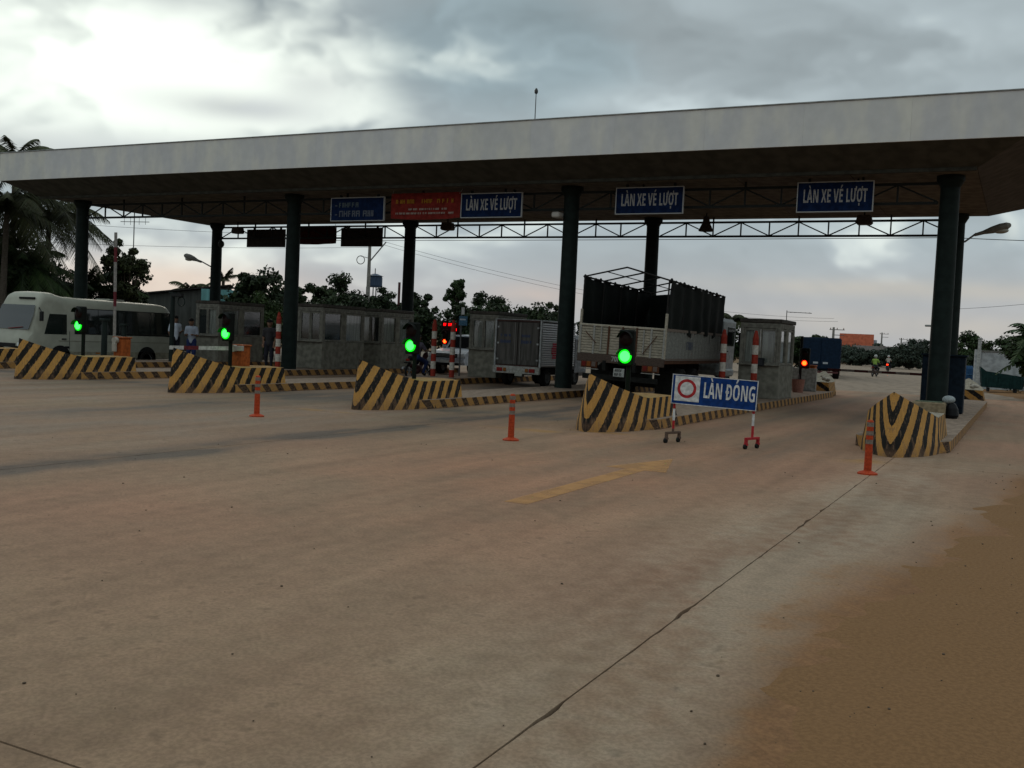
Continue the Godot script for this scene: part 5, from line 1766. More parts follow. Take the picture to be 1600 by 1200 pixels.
func net(caps: Array, cell: float, k: float, grow := 0.0) -> MB:
	var lo := Vector3.ONE * 1e9
	var hi := -lo
	for q in caps:
		for e in 2:
			var r: float = q[2 + e] + grow + cell * 2.0
			lo = lo.min(q[e] - Vector3.ONE * r)
			hi = hi.max(q[e] + Vector3.ONE * r)
	var n := Vector3i(((hi - lo) / cell).ceil()) + Vector3i.ONE
	var d := PackedFloat32Array()
	d.resize(n.x * n.y * n.z)
	d.fill(1.0)
	for q in caps:
		var r: float = maxf(q[2], q[3]) + grow + cell * 2.5 + k
		var a := Vector3i(((q[0].min(q[1]) - Vector3.ONE * r - lo) / cell).floor()).max(Vector3i.ZERO)
		var b := Vector3i(((q[0].max(q[1]) + Vector3.ONE * r - lo) / cell).ceil()).min(n - Vector3i.ONE)
		for x in range(a.x, b.x + 1):
			for y in range(a.y, b.y + 1):
				for z in range(a.z, b.z + 1):
					var i := (x * n.y + y) * n.z + z
					var v := capd(lo + Vector3(x, y, z) * cell, q) - grow
					var h := maxf(k - absf(d[i] - v), 0.0) / k
					d[i] = minf(d[i], v) - h * h * k * 0.25
	var m := MB.new()
	var at := {}
	var pts := PackedVector3Array()
	var nrm := PackedVector3Array()
	var st := [n.y * n.z, n.z, 1]
	for x in n.x - 1:
		for y in n.y - 1:
			for z in n.z - 1:
				var i := (x * n.y + y) * n.z + z
				var mask := 0
				var acc := Vector3.ZERO
				var cnt := 0
				var c := []
				for e in 8:
					var v := d[i + (e & 1) * st[0] + (e >> 1 & 1) * st[1] + (e >> 2 & 1)]
					c.append(v)
					if v < 0: mask |= 1 << e
				if mask == 0 or mask == 255: continue
				for e in [[0, 1], [2, 3], [4, 5], [6, 7], [0, 2], [1, 3], [4, 6], [5, 7], [0, 4], [1, 5], [2, 6], [3, 7]]:
					var va: float = c[e[0]]
					var vb: float = c[e[1]]
					if (va < 0) != (vb < 0):
						var t := va / (va - vb)
						var pa := Vector3(e[0] & 1, e[0] >> 1 & 1, e[0] >> 2 & 1)
						var pb := Vector3(e[1] & 1, e[1] >> 1 & 1, e[1] >> 2 & 1)
						acc += pa.lerp(pb, t)
						cnt += 1
				at[i] = pts.size()
				pts.append(lo + (Vector3(x, y, z) + acc / cnt) * cell)
				nrm.append(Vector3(c[1] + c[3] + c[5] + c[7] - c[0] - c[2] - c[4] - c[6], c[2] + c[3] + c[6] + c[7] - c[0] - c[1] - c[4] - c[5], c[4] + c[5] + c[6] + c[7] - c[0] - c[1] - c[2] - c[3]).normalized())
	for i in at:
		for ax in 3:
			var s: int = st[ax]
			if i + s >= d.size() or (d[i] < 0) == (d[i + s] < 0): continue
			var u: int = st[(ax + 1) % 3]
			var w: int = st[(ax + 2) % 3]
			if not (at.has(i - u) and at.has(i - w) and at.has(i - u - w)): continue
			var q := [at[i], at[i - u], at[i - u - w], at[i - w]]
			m.tri(pts[q[0]], pts[q[1]], pts[q[2]], nrm[q[0]], nrm[q[1]], nrm[q[2]])
			m.tri(pts[q[0]], pts[q[2]], pts[q[3]], nrm[q[0]], nrm[q[2]], nrm[q[3]])
	return m


func person(lab: String, at: Vector3, turn: float, pose: String, shirt: Material, pants: Material, cell := 0.028, helmet: Material = null) -> Node3D:
	var o := thing("person", lab, "person", at, turn)
	# joints, facing +Z
	var hip := 0.86
	var J := {}
	var sit := pose == "ride" or pose == "sit"
	if sit: hip = 0.78 if pose == "ride" else 0.5
	var lean := 0.12 if pose == "ride" else (0.05 if pose == "bow" else 0.0)
	var sh := hip + 0.5
	J.neck = Vector3(0, sh + 0.05, lean)
	J.head = Vector3(0, sh + 0.2, lean + (0.05 if pose == "bow" else 0.02))
	var legs := []
	var shoes := []
	var arms := []
	var sleeves := []
	var fingers := []
	for s in [-1.0, 1.0]:
		var h := Vector3(s * 0.09, hip, 0)
		var kn := Vector3(s * 0.1, hip * 0.52, 0.02)
		var an := Vector3(s * 0.1, 0.08, -0.01 + 0.04 * s)
		if pose == "ride":
			kn = Vector3(s * 0.2, 0.62, 0.42); an = Vector3(s * 0.2, 0.25, 0.22)
		elif pose == "sit":
			kn = Vector3(s * 0.12, 0.5, 0.4); an = Vector3(s * 0.12, 0.08, 0.4)
		legs += [[h, kn, 0.088, 0.06], [kn, an, 0.058, 0.038]]
		shoes.append([an + Vector3(0, -0.04, -0.03), an + Vector3(0, -0.045, 0.15), 0.042, 0.034])
		var S := Vector3(s * 0.17, sh - 0.01, lean * 0.8)
		var el := S + Vector3(s * 0.05, -0.28, -0.03)
		var wr := el + Vector3(-s * 0.02, -0.22, 0.08)
		if pose == "ride":
			el = S + Vector3(s * 0.08, -0.22, 0.16); wr = Vector3(s * 0.26, 1.02, 0.52)
		elif pose == "bow" or pose == "sit":
			wr = el + Vector3(-s * 0.1, 0.02, 0.22)
		elif pose == "talk" and s > 0:
			wr = el + Vector3(-0.04, 0.06, 0.22)
		arms += [[S, el, 0.05, 0.04], [el, wr, 0.038, 0.028]]
		sleeves.append([S, S.lerp(el, 0.75), 0.056, 0.056])
		var dir := (wr - el).normalized()
		var side := dir.cross(Vector3(0, 0, 1) if absf(dir.z) < 0.8 else Vector3.UP).normalized()
		var palm := wr + dir * 0.08
		fingers.append([wr, palm, 0.027, 0.034])
		for k in 4:
			var b := palm + side * (k - 1.5) * 0.02
			var mid := b + dir * 0.035
			fingers.append([b, mid, 0.0095, 0.009])
			fingers.append([mid, mid + (dir + Vector3(0, -0.5, 0.3)).normalized() * [0.028, 0.036, 0.033, 0.022][k], 0.009, 0.007])
		fingers.append([wr + dir * 0.025 + side * 0.025, wr + dir * 0.07 + side * 0.058, 0.012, 0.009])
	var torso := [[Vector3(0, hip, 0), Vector3(0, hip + 0.22, lean * 0.3), 0.125, 0.115], [Vector3(0, hip + 0.22, lean * 0.3), Vector3(0, sh - 0.06, lean * 0.8), 0.115, 0.13], [Vector3(-0.11, sh - 0.05, lean * 0.8), Vector3(0.11, sh - 0.05, lean * 0.8), 0.085, 0.085]]
	var skin := mt(0.16, 0.09, 0.06, 0.6, "")
	put("body", net(torso + legs + arms + [[Vector3(0, sh - 0.02, lean * 0.8), J.neck + Vector3(0, 0.06, 0), 0.06, 0.052], [J.head - Vector3(0, 0.03, 0), J.head + Vector3(0, 0.04, -0.01), 0.08, 0.09]], cell, 0.05), skin, o)
	put("hands", net(fingers, 0.008 if cell < 0.035 else 0.02, 0.01), skin, o)
	var hd: Vector3 = J.head
	put("face", net([[hd + Vector3(0, 0.03, -0.01), hd + Vector3(0, 0.03, 0.0), 0.094, 0.092], [hd + Vector3(0, -0.06, 0.03), hd + Vector3(0, -0.04, 0.03), 0.055, 0.06], [hd + Vector3(0, 0.02, 0.092), hd + Vector3(0, -0.018, 0.108), 0.008, 0.014], [hd + Vector3(-0.09, 0.02, -0.01), hd + Vector3(-0.09, -0.02, -0.01), 0.018, 0.013], [hd + Vector3(0.09, 0.02, -0.01), hd + Vector3(0.09, -0.02, -0.01), 0.018, 0.013], [hd + Vector3(-0.02, -0.055, 0.086), hd + Vector3(0.02, -0.055, 0.086), 0.008, 0.008]], 0.01, 0.02), skin, o)
	for s in [-1, 1]:
		var e := MB.new()
		e.ball(hd + Vector3(s * 0.034, 0.018, 0.083), Vector3(0.012, 0.008, 0.008), 5, 8)
		put("eye", e, mt(0.02, 0.015, 0.012, 0.3, ""), o)
	if helmet == null:
		put("hair", net([[hd + Vector3(0, 0.055, -0.03), hd + Vector3(0, 0.075, 0.02), 0.1, 0.085], [hd + Vector3(0, -0.0, -0.06), hd + Vector3(0, 0.04, -0.05), 0.07, 0.08]], 0.014, 0.03), mt(0.008, 0.007, 0.007, 0.6, ""), o)
	else:
		put("helmet", net([[hd + Vector3(0, 0.05, -0.02), hd + Vector3(0, 0.07, 0.0), 0.125, 0.12]], 0.02, 0.02), helmet, o)
	put("shirt", net(torso + sleeves, cell, 0.05, 0.014), shirt, o)
	put("trousers", net([[Vector3(0, hip, 0), Vector3(0, hip + 0.1, 0), 0.125, 0.118]] + legs, cell, 0.045, 0.012), pants, o)
	put("shoes", net(shoes, 0.02, 0.01), mt(0.015, 0.013, 0.012, 0.5, ""), o)
	return o


func motorbike(lab: String, at: Vector3, turn: float, lit: bool) -> void:
	var o := thing("motorbike", lab, "motorbike", at, turn, "motorbikes")
	var blk := mt(0.014, 0.014, 0.015, 0.5, "")
	var col := mt(0.05, 0.02, 0.022, 0.35, "")
	for z in [-0.6, 0.62]:
		var w := Node3D.new()
		w.name = numbered(o, "wheel")
		o.add_child(w, true)
		w.position = Vector3(0, 0.29, z)
		var t := MB.new()
		t.ring(Vector3.ZERO, Vector3.RIGHT, 0.245, 0.045, 20, 8)
		put("tyre", t, blk, w)
		var r := MB.new()
		for k in 5:
			var a := TAU * k / 5.0
			r.tube(Vector3.ZERO, Vector3(0, cos(a), sin(a)) * 0.22, 0.02, 0.014, 6)
		put("rim", r, mt(0.3, 0.3, 0.3, 0.4, "", 1, 0.5), w)
	put("frame", net([[Vector3(0, 0.42, 0.1), Vector3(0, 0.5, -0.55), 0.09, 0.08], [Vector3(0, 0.42, 0.1), Vector3(0, 0.85, 0.46), 0.08, 0.09], [Vector3(0, 0.85, 0.46), Vector3(0, 0.92, 0.5), 0.1, 0.08], [Vector3(0, 0.35, 0.0), Vector3(0, 0.3, -0.1), 0.12, 0.12]], 0.03, 0.05), col, o)
	put("seat", net([[Vector3(0, 0.72, 0.12), Vector3(0, 0.76, -0.58), 0.1, 0.09]], 0.03, 0.04), blk, o)
	tb(o, "fork", Vector3(0, 0.3, 0.62), Vector3(0, 0.95, 0.45), 0.04, blk)
	tb(o, "handlebar", Vector3(-0.33, 1.02, 0.44), Vector3(0.33, 1.02, 0.44), 0.018, blk)
	tb(o, "exhaust", Vector3(0.13, 0.3, -0.1), Vector3(0.16, 0.4, -0.8), 0.05, mt(0.2, 0.2, 0.2, 0.4, "", 1, 0.6))
	bx(o, "rear_guard", Vector3(0, 0.6, -0.75), Vector3(0.14, 0.05, 0.3), blk, 0.02)
	if lit:
		bx(o, "tail_light", Vector3(0, 0.7, -0.74), Vector3(0.2, 0.1, 0.06), glow(1.0, 0.2, 0.05, 4.0), 0.02)
		var li := OmniLight3D.new()
		li.name = "tail_glow"
		li.position = Vector3(0, 0.7, -0.85)
		li.light_color = Color(1, 0.15, 0.04)
		li.light_energy = 0.08
		li.light_size = 0.08
		li.omni_range = 6
		li.omni_attenuation = 2.0
		li.shadow_enabled = true
		o.add_child(li)
	else:
		bx(o, "tail_light", Vector3(0, 0.7, -0.74), Vector3(0.16, 0.08, 0.05), mt(0.2, 0.02, 0.015, 0.3, ""), 0.02)


func people() -> void:
	var white := mt(0.46, 0.5, 0.56, 0.75, "")
	var dark := mt(0.018, 0.018, 0.024, 0.8, "")
	var navy := mt(0.02, 0.03, 0.09, 0.8, "")
	person("person in a white shirt turned sideways, standing left behind the lowered barrier arm", Vector3(-28.85, 0.2, -28.5), 1.25, "talk", white, dark)
	person("person in a pale shirt looking down, standing right behind the lowered barrier arm", Vector3(-28.1, 0.12, -28.6), 0.5, "bow", mt(0.3, 0.33, 0.39, 0.75, ""), navy)
	person("person in dark clothes beside the red and white pole left of the front column", Vector3(-23.75, 0.2, -27.9), 0.4, "stand", mt(0.03, 0.028, 0.03, 0.8, ""), dark)
	person("person sitting at the window of the pale booth behind the middle prow", Vector3(-23.1, 0.65, -34.0), 0.7, "sit", mt(0.12, 0.12, 0.16, 0.8, ""), dark)
	motorbike("dark motorbike passing behind the middle prow's tail", Vector3(-19.6, 0, -31.2), PI, false)
	person("person in dark blue riding a motorbike behind the middle prow's tail", Vector3(-19.6, 0, -31.0), PI, "ride", mt(0.1, 0.09, 0.12, 0.8, ""), navy, 0.03)
	motorbike("motorbike under a rider in a lime vest, far down the road", Vector3(-9.95, 0, -80), PI - 0.1, false)
	person("person in a lime vest riding away down the road", Vector3(-9.95, 0, -79.9), PI - 0.1, "ride", mt(0.2, 0.3, 0.06, 0.75, ""), dark, 0.04, mt(0.3, 0.3, 0.28, 0.4, ""))
	motorbike("motorbike with its red tail light lit, farthest down the road", Vector3(-12.4, 0, -110), PI, true)
	person("person in a pale top riding the motorbike with the red tail light", Vector3(-12.4, 0, -109.9), PI, "ride", mt(0.28, 0.28, 0.24, 0.75, ""), dark, 0.04, mt(0.36, 0.36, 0.34, 0.4, ""))


# ---------------------------------------------------------------- buildings and things beyond
func house(called: String, lab: String, at: Vector3, turn: float, s: Vector3, roof_h: float, wall: Material, roof: Material, nwin: int) -> Node3D:
	var o := thing(called, lab, "house", at, turn)
	bx(o, "wall", Vector3(0, s.y / 2, 0), s, wall)
	var m := MB.new()
	var e := 0.35
	m.ext(PackedVector2Array([Vector2(-s.z / 2 - e, 0), Vector2(s.z / 2 + e, 0), Vector2(0, roof_h)]), s.x + 2 * e, Transform3D(Basis(Vector3(0, 0, -1), Vector3(0, 1, 0), Vector3(1, 0, 0)), Vector3(0, s.y + 0.003, 0)))
	put("roof", m, roof, o)
	for i in nwin:
		var w := Node3D.new()
		w.name = numbered(o, "window")
		o.add_child(w, true)
		w.position = Vector3(-s.x / 2 + s.x * (i + 0.5) / nwin, s.y * 0.55, s.z / 2 + 0.02)
		bx(w, "frame", Vector3.ZERO, Vector3(s.x / nwin * 0.5, s.y * 0.4, 0.04), mt(0.3, 0.3, 0.29, 0.6, ""))
		bx(w, "pane", Vector3(0, 0, 0.022), Vector3(s.x / nwin * 0.42, s.y * 0.33, 0.01), glass(0.015, 0.02, 0.022, 1.0))
	return o


func far_right() -> void:
	var red := mt(0.36, 0.09, 0.045, 0.75, "grime", 0.15)
	var hs := house("roadside_house", "pale building with a long orange red roof, above the far trees", Vector3(-36.6, 0, -257), 0.14, Vector3(7.2, 3.2, 6.0), 3.3, mt(0.3, 0.33, 0.33, 0.8, "grime", 0.2), red, 4)
	bx(hs, "stair_tower", Vector3(4.2, 2.6, -1.0), Vector3(1.0, 5.2, 2.0), mt(0.34, 0.38, 0.42, 0.8, ""))
	for q in [[-24.2, -190, 6.0, 2.3, "low pale house right of the far riders", 0.33], [-17.5, -185, 5.0, 2.2, "low house with white awning near the right column", 0.3], [-33.0, -190, 4.0, 2.4, "low white house among the far trees, left of the riders", 0.34]]:
		house("roadside_house", q[4], Vector3(q[0], 0, q[1]), 0.1, Vector3(q[2], q[3], 4.0), 0.9, mt(q[5], q[5], q[5] * 0.95, 0.8, "grime", 0.3), mt(0.12, 0.1, 0.09, 0.8, "grime", 0.3), 3)
	# white wall, dumpster, white post at the right edge
	var w := thing("white_wall", "whitewashed wall behind the green skip at the right edge", "wall", Vector3(-2.3, 0, -61.5), 0)
	w.rotation.y = 0.16
	bx(w, "wall", Vector3(4.2, 1.05, 0), Vector3(8.4, 2.1, 0.2), mt(0.4, 0.41, 0.41, 0.85, "grime", 0.35, 0.0, "bump"), 0.01)
	bx(w, "coping", Vector3(4.2, 2.13, 0), Vector3(8.5, 0.07, 0.3), mt(0.2, 0.19, 0.17, 0.85, "grime", 0.5))
	bx(w, "pier", Vector3(0, 1.1, 0), Vector3(0.3, 2.2, 0.32), mt(0.4, 0.41, 0.41, 0.85, "grime", 0.5))
	var wp := thing("white_post", "thin white post rising above the end of the whitewashed wall", "post", Vector3(-2.2, 0, -60.6))
	tb(wp, "shaft", Vector3.ZERO, Vector3(0, 2.75, 0), 0.09, mt(0.4, 0.4, 0.38, 0.8, "grime", 1.0))
	bx(wp, "cap", Vector3(0, 2.78, 0), Vector3(0.22, 0.08, 0.22), mt(0.4, 0.4, 0.38, 0.8, "grime", 1.0), 0.01)
	var d := thing("skip", "dark green skip standing against the whitewashed wall", "skip", Vector3(-0.95, 0.06, -57.4), 0.1)
	d.scale = Vector3(0.78, 0.85, 0.8)
	var dm := mt(0.010, 0.032, 0.031, 0.7, "grime", 0.6)
	var sk := MB.new()
	sk.ext(PackedVector2Array([Vector2(-1.2, 0.25), Vector2(1.2, 0.2), Vector2(1.25, 0.95), Vector2(-1.0, 1.2), Vector2(-1.35, 1.45)]), 1.3)
	put("tub", sk, dm, d)
	for x in [-0.9, -0.2, 0.5, 1.1]:
		bx(d, "rib", Vector3(x, 0.65, 0.67), Vector3(0.08, 0.75, 0.06), dm)
	for s in [-1, 1]:
		bx(d, "skid", Vector3(s * 0.8, 0.1, 0), Vector3(0.12, 0.22, 1.2), mt(0.02, 0.02, 0.02, 0.7, ""))
	var bt := thing("blue_barrel", "blue plastic drum stack right of the blue cabinet", "barrel", Vector3(-2.75, 0.05, -58))
	var bb := MB.new()
	bb.lathe([Vector2(0.0, 0), Vector2(0.38, 0), Vector2(0.42, 0.15), Vector2(0.42, 1.1), Vector2(0.38, 1.25), Vector2(0, 1.25)], 16)
	put("drum", bb, mt(0.03, 0.09, 0.2, 0.5, "grime", 1.5), bt)
	for y in [0.4, 0.8]:
		var rg := MB.new()
		rg.ring(Vector3(0, y, 0), Vector3.UP, 0.42, 0.025, 20, 6)
		put("hoop", rg, mt(0.05, 0.12, 0.22, 0.5, ""), bt)
	for q in [[-17.78, -108.5, 4.3, "concrete utility pole behind the blue container truck"], [-22.5, -187.6, 5.6, "far concrete pole right of the orange red roof"], [-20.6, -200.7, 5.0, "farthest concrete pole before the right trees"], [-20.9, -175.0, 3.2, "short concrete pole over the rider in the lime vest"]]:
		pole(Vector3(q[0], 0, q[1]), q[2], q[3])
	var mast := thing("street_lamp", "small far street lamp peeking left of the right columns", "lamp", Vector3(-7.4, 0, -110), 0, "")
	tb(mast, "pole", Vector3.ZERO, Vector3(0, 4.4, 0), 0.09, mt(0.2, 0.2, 0.2, 0.6, ""), 0.05)
	tb(mast, "arm", Vector3(0, 4.4, 0), Vector3(-1.0, 4.8, 0), 0.045, mt(0.2, 0.2, 0.2, 0.6, ""))
	bx(mast, "lamp_head", Vector3(-1.3, 4.82, 0), Vector3(0.9, 0.2, 0.35), mt(0.2, 0.2, 0.19, 0.5, ""), 0.06)


func pole(at: Vector3, h: float, lab: String) -> Node3D:
	var o := thing("utility_pole", lab, "utility pole", at, 0, "utility poles")
	tb(o, "shaft", Vector3.ZERO, Vector3(0, h, 0), 0.19, mt(0.24, 0.225, 0.2, 0.85, "grime", 0.8), 0.11, 12)
	for k in 2:
		bx(o, "crossarm", Vector3(0.35 + 0.2 * k, h - 0.25 - 0.55 * k, 0), Vector3(1.5 - 0.4 * k, 0.07, 0.07), mt(0.1, 0.1, 0.1, 0.6, ""))
	for x in [-0.3, 0.35, 1.0]:
		var i := MB.new()
		i.lathe([Vector2(0.05, 0), Vector2(0.06, 0.05), Vector2(0.03, 0.1), Vector2(0.05, 0.13), Vector2(0, 0.18)], 10)
		var q := put("insulator", i, mt(0.2, 0.12, 0.09, 0.3, ""), o)
		q.position = Vector3(x, h - 0.21, 0)
	return o


func far_left() -> void:
	# grey shed with a low mono-pitch roof
	var s := thing("grey_shed", "long grey shed with a sloping dark roof behind the bus", "shed", Vector3(-53.2, -0.2, -53.2), 0.7)
	var m := MB.new()
	m.ext(PackedVector2Array([Vector2(-5.2, 0), Vector2(3.2, 0), Vector2(3.2, 4.45), Vector2(-5.2, 3.2)]), 5.0)
	put("wall", m, mt(0.07, 0.072, 0.066, 0.85, "streak", 0.3), s)
	bx(s, "roof", Vector3(-1.0, 3.93, 0), Vector3(8.8, 0.1, 5.6), mt(0.03, 0.028, 0.026, 0.8, "streak", 0.3), 0.0, Basis(Vector3(0, 0, 1), 0.148))
	for i in 8:
		bx(s, "sheet_rib", Vector3(-4.8 + i * 1.1, 1.5, 2.52), Vector3(0.06, 2.9, 0.05), mt(0.06, 0.06, 0.055, 0.85, "streak", 0.3))
	var t := thing("teal_hoarding", "pale teal sheet hoarding above the far left booth", "hoarding", Vector3(-45.1, -0.2, -48.2), 0.72)
	bx(t, "sheet", Vector3(0, 3.55, 0), Vector3(2.25, 0.95, 0.06), mt(0.16, 0.36, 0.36, 0.6, "streak", 0.3))
	for x in [-0.95, 0.95]:
		bx(t, "post", Vector3(x, 1.55, -0.08), Vector3(0.1, 3.1, 0.1), mt(0.1, 0.1, 0.1, 0.7, ""))
	for q in [[-25.2, -32.0, 1.0, "teal metal panel low behind the dark clothed person"], [-24.6, -33.0, 0.7, "narrow teal panel right of the striped pole by the front column"]]:
		var p := thing("metal_hoarding", q[3], "hoarding", Vector3(q[0], 0, q[1]))
		bx(p, "sheet", Vector3(0, 0.75, 0), Vector3(q[2], 1.1, 0.05), mt(0.03, 0.11, 0.12, 0.6, "grime", 0.8), 0.005)
		for x in [-0.4, 0.4]:
			bx(p, "foot", Vector3(x * q[2], 0.1, 0), Vector3(0.06, 0.2, 0.3), mt(0.05, 0.05, 0.05, 0.7, ""))
	var pl := pole(Vector3(-46.0, 0, -65.4), 9.3, "pale concrete utility pole behind the two window booth")
	tb(pl, "strut", Vector3(0.05, 7.1, 0), Vector3(1.5, 8.6, 0), 0.05, mt(0.2, 0.19, 0.18, 0.7, ""))
	var rg := MB.new()
	rg.ring(Vector3(-0.75, 7.2, 0.1), Vector3(0.3, 0, 1).normalized(), 0.32, 0.03, 18, 6)
	tb(pl, "coil_arm", Vector3(-0.05, 7.35, 0.05), Vector3(-0.75, 7.5, 0.1), 0.025, mt(0.1, 0.1, 0.1, 0.6, ""), -1, 6)
	put("cable_coil", rg, mt(0.02, 0.02, 0.02, 0.6, ""), pl)
	var wt := thing("water_tank", "small blue water tank on a stand right of the pale utility pole", "water tank", Vector3(-51.3, 0, -73.9))
	var tk := MB.new()
	tk.lathe([Vector2(0, 5.55), Vector2(0.62, 5.55), Vector2(0.66, 5.7), Vector2(0.66, 6.4), Vector2(0.6, 6.5), Vector2(0.75, 6.52), Vector2(0.2, 6.72), Vector2(0, 6.74)], 18)
	put("tank", tk, mt(0.05, 0.075, 0.12, 0.5, "streak", 1.0), wt)
	tb(wt, "vent", Vector3(0, 6.7, 0), Vector3(0, 7.2, 0), 0.04, mt(0.05, 0.05, 0.05, 0.5, ""))
	for x in [-0.5, 0.5]:
		for z in [-0.5, 0.5]:
			tb(wt, "leg", Vector3(x, 0, z), Vector3(x, 5.55, z), 0.05, mt(0.06, 0.06, 0.06, 0.6, ""))
	var an := thing("antenna_mast", "thin dark mast left of the middle rear column", "mast", Vector3(-38.5, 0, -58.4))
	tb(an, "mast", Vector3.ZERO, Vector3(0, 5.1, 0), 0.09, mt(0.07, 0.03, 0.03, 0.6, ""))
	tb(an, "base_pipe", Vector3(0.14, 0, 0), Vector3(0.14, 2.8, 0), 0.06, mt(0.04, 0.03, 0.03, 0.6, ""))
	var tv := thing("tv_antenna", "thin branched antenna on a pole above the dense left tree", "antenna", Vector3(-46.6, 0, -42.6))
	tb(tv, "mast", Vector3.ZERO, Vector3(0, 8.0, 0), 0.03, mt(0.06, 0.06, 0.06, 0.5, ""), -1, 6)
	tb(tv, "boom", Vector3(-1.1, 7.4, 0), Vector3(1.2, 7.35, 0), 0.02, mt(0.06, 0.06, 0.06, 0.5, ""), -1, 6)
	for x in [-0.8, -0.3, 0.4, 0.9]:
		tb(tv, "element", Vector3(x, 7.2, 0), Vector3(x, 7.6, 0), 0.012, mt(0.06, 0.06, 0.06, 0.5, ""), -1, 5)


# ---------------------------------------------------------------- trees
func leaves(m: MB, ct: Vector3, r: Vector3, n: int, size: float, tint: Color, long := 1.7) -> void:
	for i in n:
		var d := Vector3(rng.randfn(), rng.randfn(), rng.randfn()).normalized()
		var p := ct + d * r * pow(rng.randf(), 0.45)
		var nn := (d + Vector3(rng.randfn(), rng.randfn() + 0.5, rng.randfn()) * 0.6).normalized()
		var a := nn.cross(Vector3(rng.randfn(), rng.randfn(), rng.randfn())).normalized()
		var b := nn.cross(a)
		var s := size * rng.randf_range(0.6, 1.3)
		m.col = tint * rng.randf_range(0.55, 1.35)
		var q0 := p - a * s * long * 0.5
		var q1 := p + b * s * 0.5
		var q2 := p + a * s * long * 0.5 - Vector3(0, s * 0.25, 0)
		var q3 := p - b * s * 0.5
		m.tri(q0, q1, q2, nn, nn, nn)
		m.tri(q0, q2, q3, nn, nn, nn)


var leaf_mat: StandardMaterial3D
var bark: StandardMaterial3D


func leafmat() -> StandardMaterial3D:
	if leaf_mat == null:
		leaf_mat = StandardMaterial3D.new()
		leaf_mat.vertex_color_use_as_albedo = true
		leaf_mat.roughness = 0.7
		leaf_mat.metallic_specular = 0.25
		leaf_mat.cull_mode = BaseMaterial3D.CULL_DISABLED
		leaf_mat.backlight_enabled = true
		leaf_mat.backlight = Color(0.12, 0.16, 0.06)
		bark = mt(0.06, 0.045, 0.035, 0.9, "grime", 1.0)
	return leaf_mat


func tree(called: String, lab: String, at: Vector3, h: float, R: float, clumps: int, per: int, leaf: float, tint: Color, squash := 0.75, low := 0.25) -> Node3D:
	var o := thing(called, lab, "tree" if called.ends_with("tree") else "bush", at, 0.0, "trees beyond the toll plaza")
	leafmat()
	var cy := h * (low + (1.0 - low) * 0.5)
	var ry := h * (1.0 - low) * 0.5
	var crown := MB.new()
	crown.colored = true
	var tr := MB.new()
	var fork := Vector3(rng.randf_range(-0.2, 0.2), h * low + 0.2, rng.randf_range(-0.2, 0.2))
	tr.tube(Vector3(0, -0.4, 0), fork, maxf(0.1, h * 0.03), maxf(0.07, h * 0.02), 9)
	clumps = int(clumps * 2.0)
	leaf *= 0.55
	per = int(per * 1.5)
	for i in clumps:
		var d := Vector3(rng.randfn(), rng.randfn() * 0.9, rng.randfn()).normalized()
		var c := Vector3(d.x * R, d.y * ry, d.z * R) * pow(rng.randf(), 0.4) * 0.86 + Vector3(0, cy, 0)
		var r := R * rng.randf_range(0.14, 0.34)
		if i % 2 == 0:
			tr.tube(fork, c, h * 0.010 + 0.02, 0.015, 5, false)
		leaves(crown, c, Vector3(r, r * squash, r), int(per * rng.randf_range(0.6, 1.3)), leaf, tint * rng.randf_range(0.7, 1.3))
	put("trunk", tr, bark, o)
	put("crown", crown, leafmat(), o)
	return o


func palm(lab: String, at: Vector3, h: float, n: int, fl: float, tint: Color, lean: Vector3, droop := 1.0) -> void:
	var o := thing("palm_tree", lab, "palm", at, 0.0, "palms beyond the toll plaza")
	leafmat()
	var tr := MB.new()
	var top := Vector3(0, h, 0) + lean
	var last := Vector3.ZERO
	for i in 9:
		var u := (i + 1) / 9.0
		var p := Vector3(lean.x * u * u, h * u, lean.z * u * u)
		tr.tube(last, p, 0.2 - 0.07 * u, 0.19 - 0.07 * u, 9, false)
		last = p
	put("trunk", tr, mt(0.09, 0.075, 0.06, 0.9, "grime", 1.5), o)
	for k in n:
		var a := TAU * k * 0.381966 + rng.randf() * 0.4
		var up := rng.randf_range(-0.35, 1.0) if k > 3 else 1.2
		var dir := Vector3(cos(a), up, sin(a)).normalized()
		var L := fl * rng.randf_range(0.75, 1.1)
		var m := MB.new()
		m.colored = true
		var pts := []
		for i in 13:
			var u := i / 12.0
			pts.append(top + dir * L * u + Vector3(0, -droop * L * 0.55 * u * u, 0))
		var t2 := tint * rng.randf_range(0.6, 1.3)
		for i in 12:
			m.col = t2 * 0.8
			m.tube(pts[i], pts[i + 1], 0.035 * (1.0 - i / 13.0) + 0.006, 0.035 * (1.0 - (i + 1) / 13.0) + 0.006, 4, false)
			var f: Vector3 = (pts[i + 1] - pts[i]).normalized()
			var sd := f.cross(Vector3.UP).normalized()
			for e in 5:
				var p: Vector3 = pts[i].lerp(pts[i + 1], e / 5.0)
				var u := (i + e / 5.0) / 12.0
				var ll := fl * 0.26 * sin(PI * clampf(u * 0.85 + 0.12, 0, 1)) + 0.05
				for s in [-1.0, 1.0]:
					m.col = t2 * rng.randf_range(0.7, 1.3)
					var tip: Vector3 = p + (sd * s * 0.8 + f * 0.55).normalized() * ll * 0.75 - Vector3(0, ll * rng.randf_range(0.4, 0.8), 0)
					var nn := f.cross((tip - p).normalized()).normalized()
					var wd := f * 0.035
					m.tri(p - wd, p + wd, tip, nn, nn, nn)
		put("frond", m, leafmat(), o)


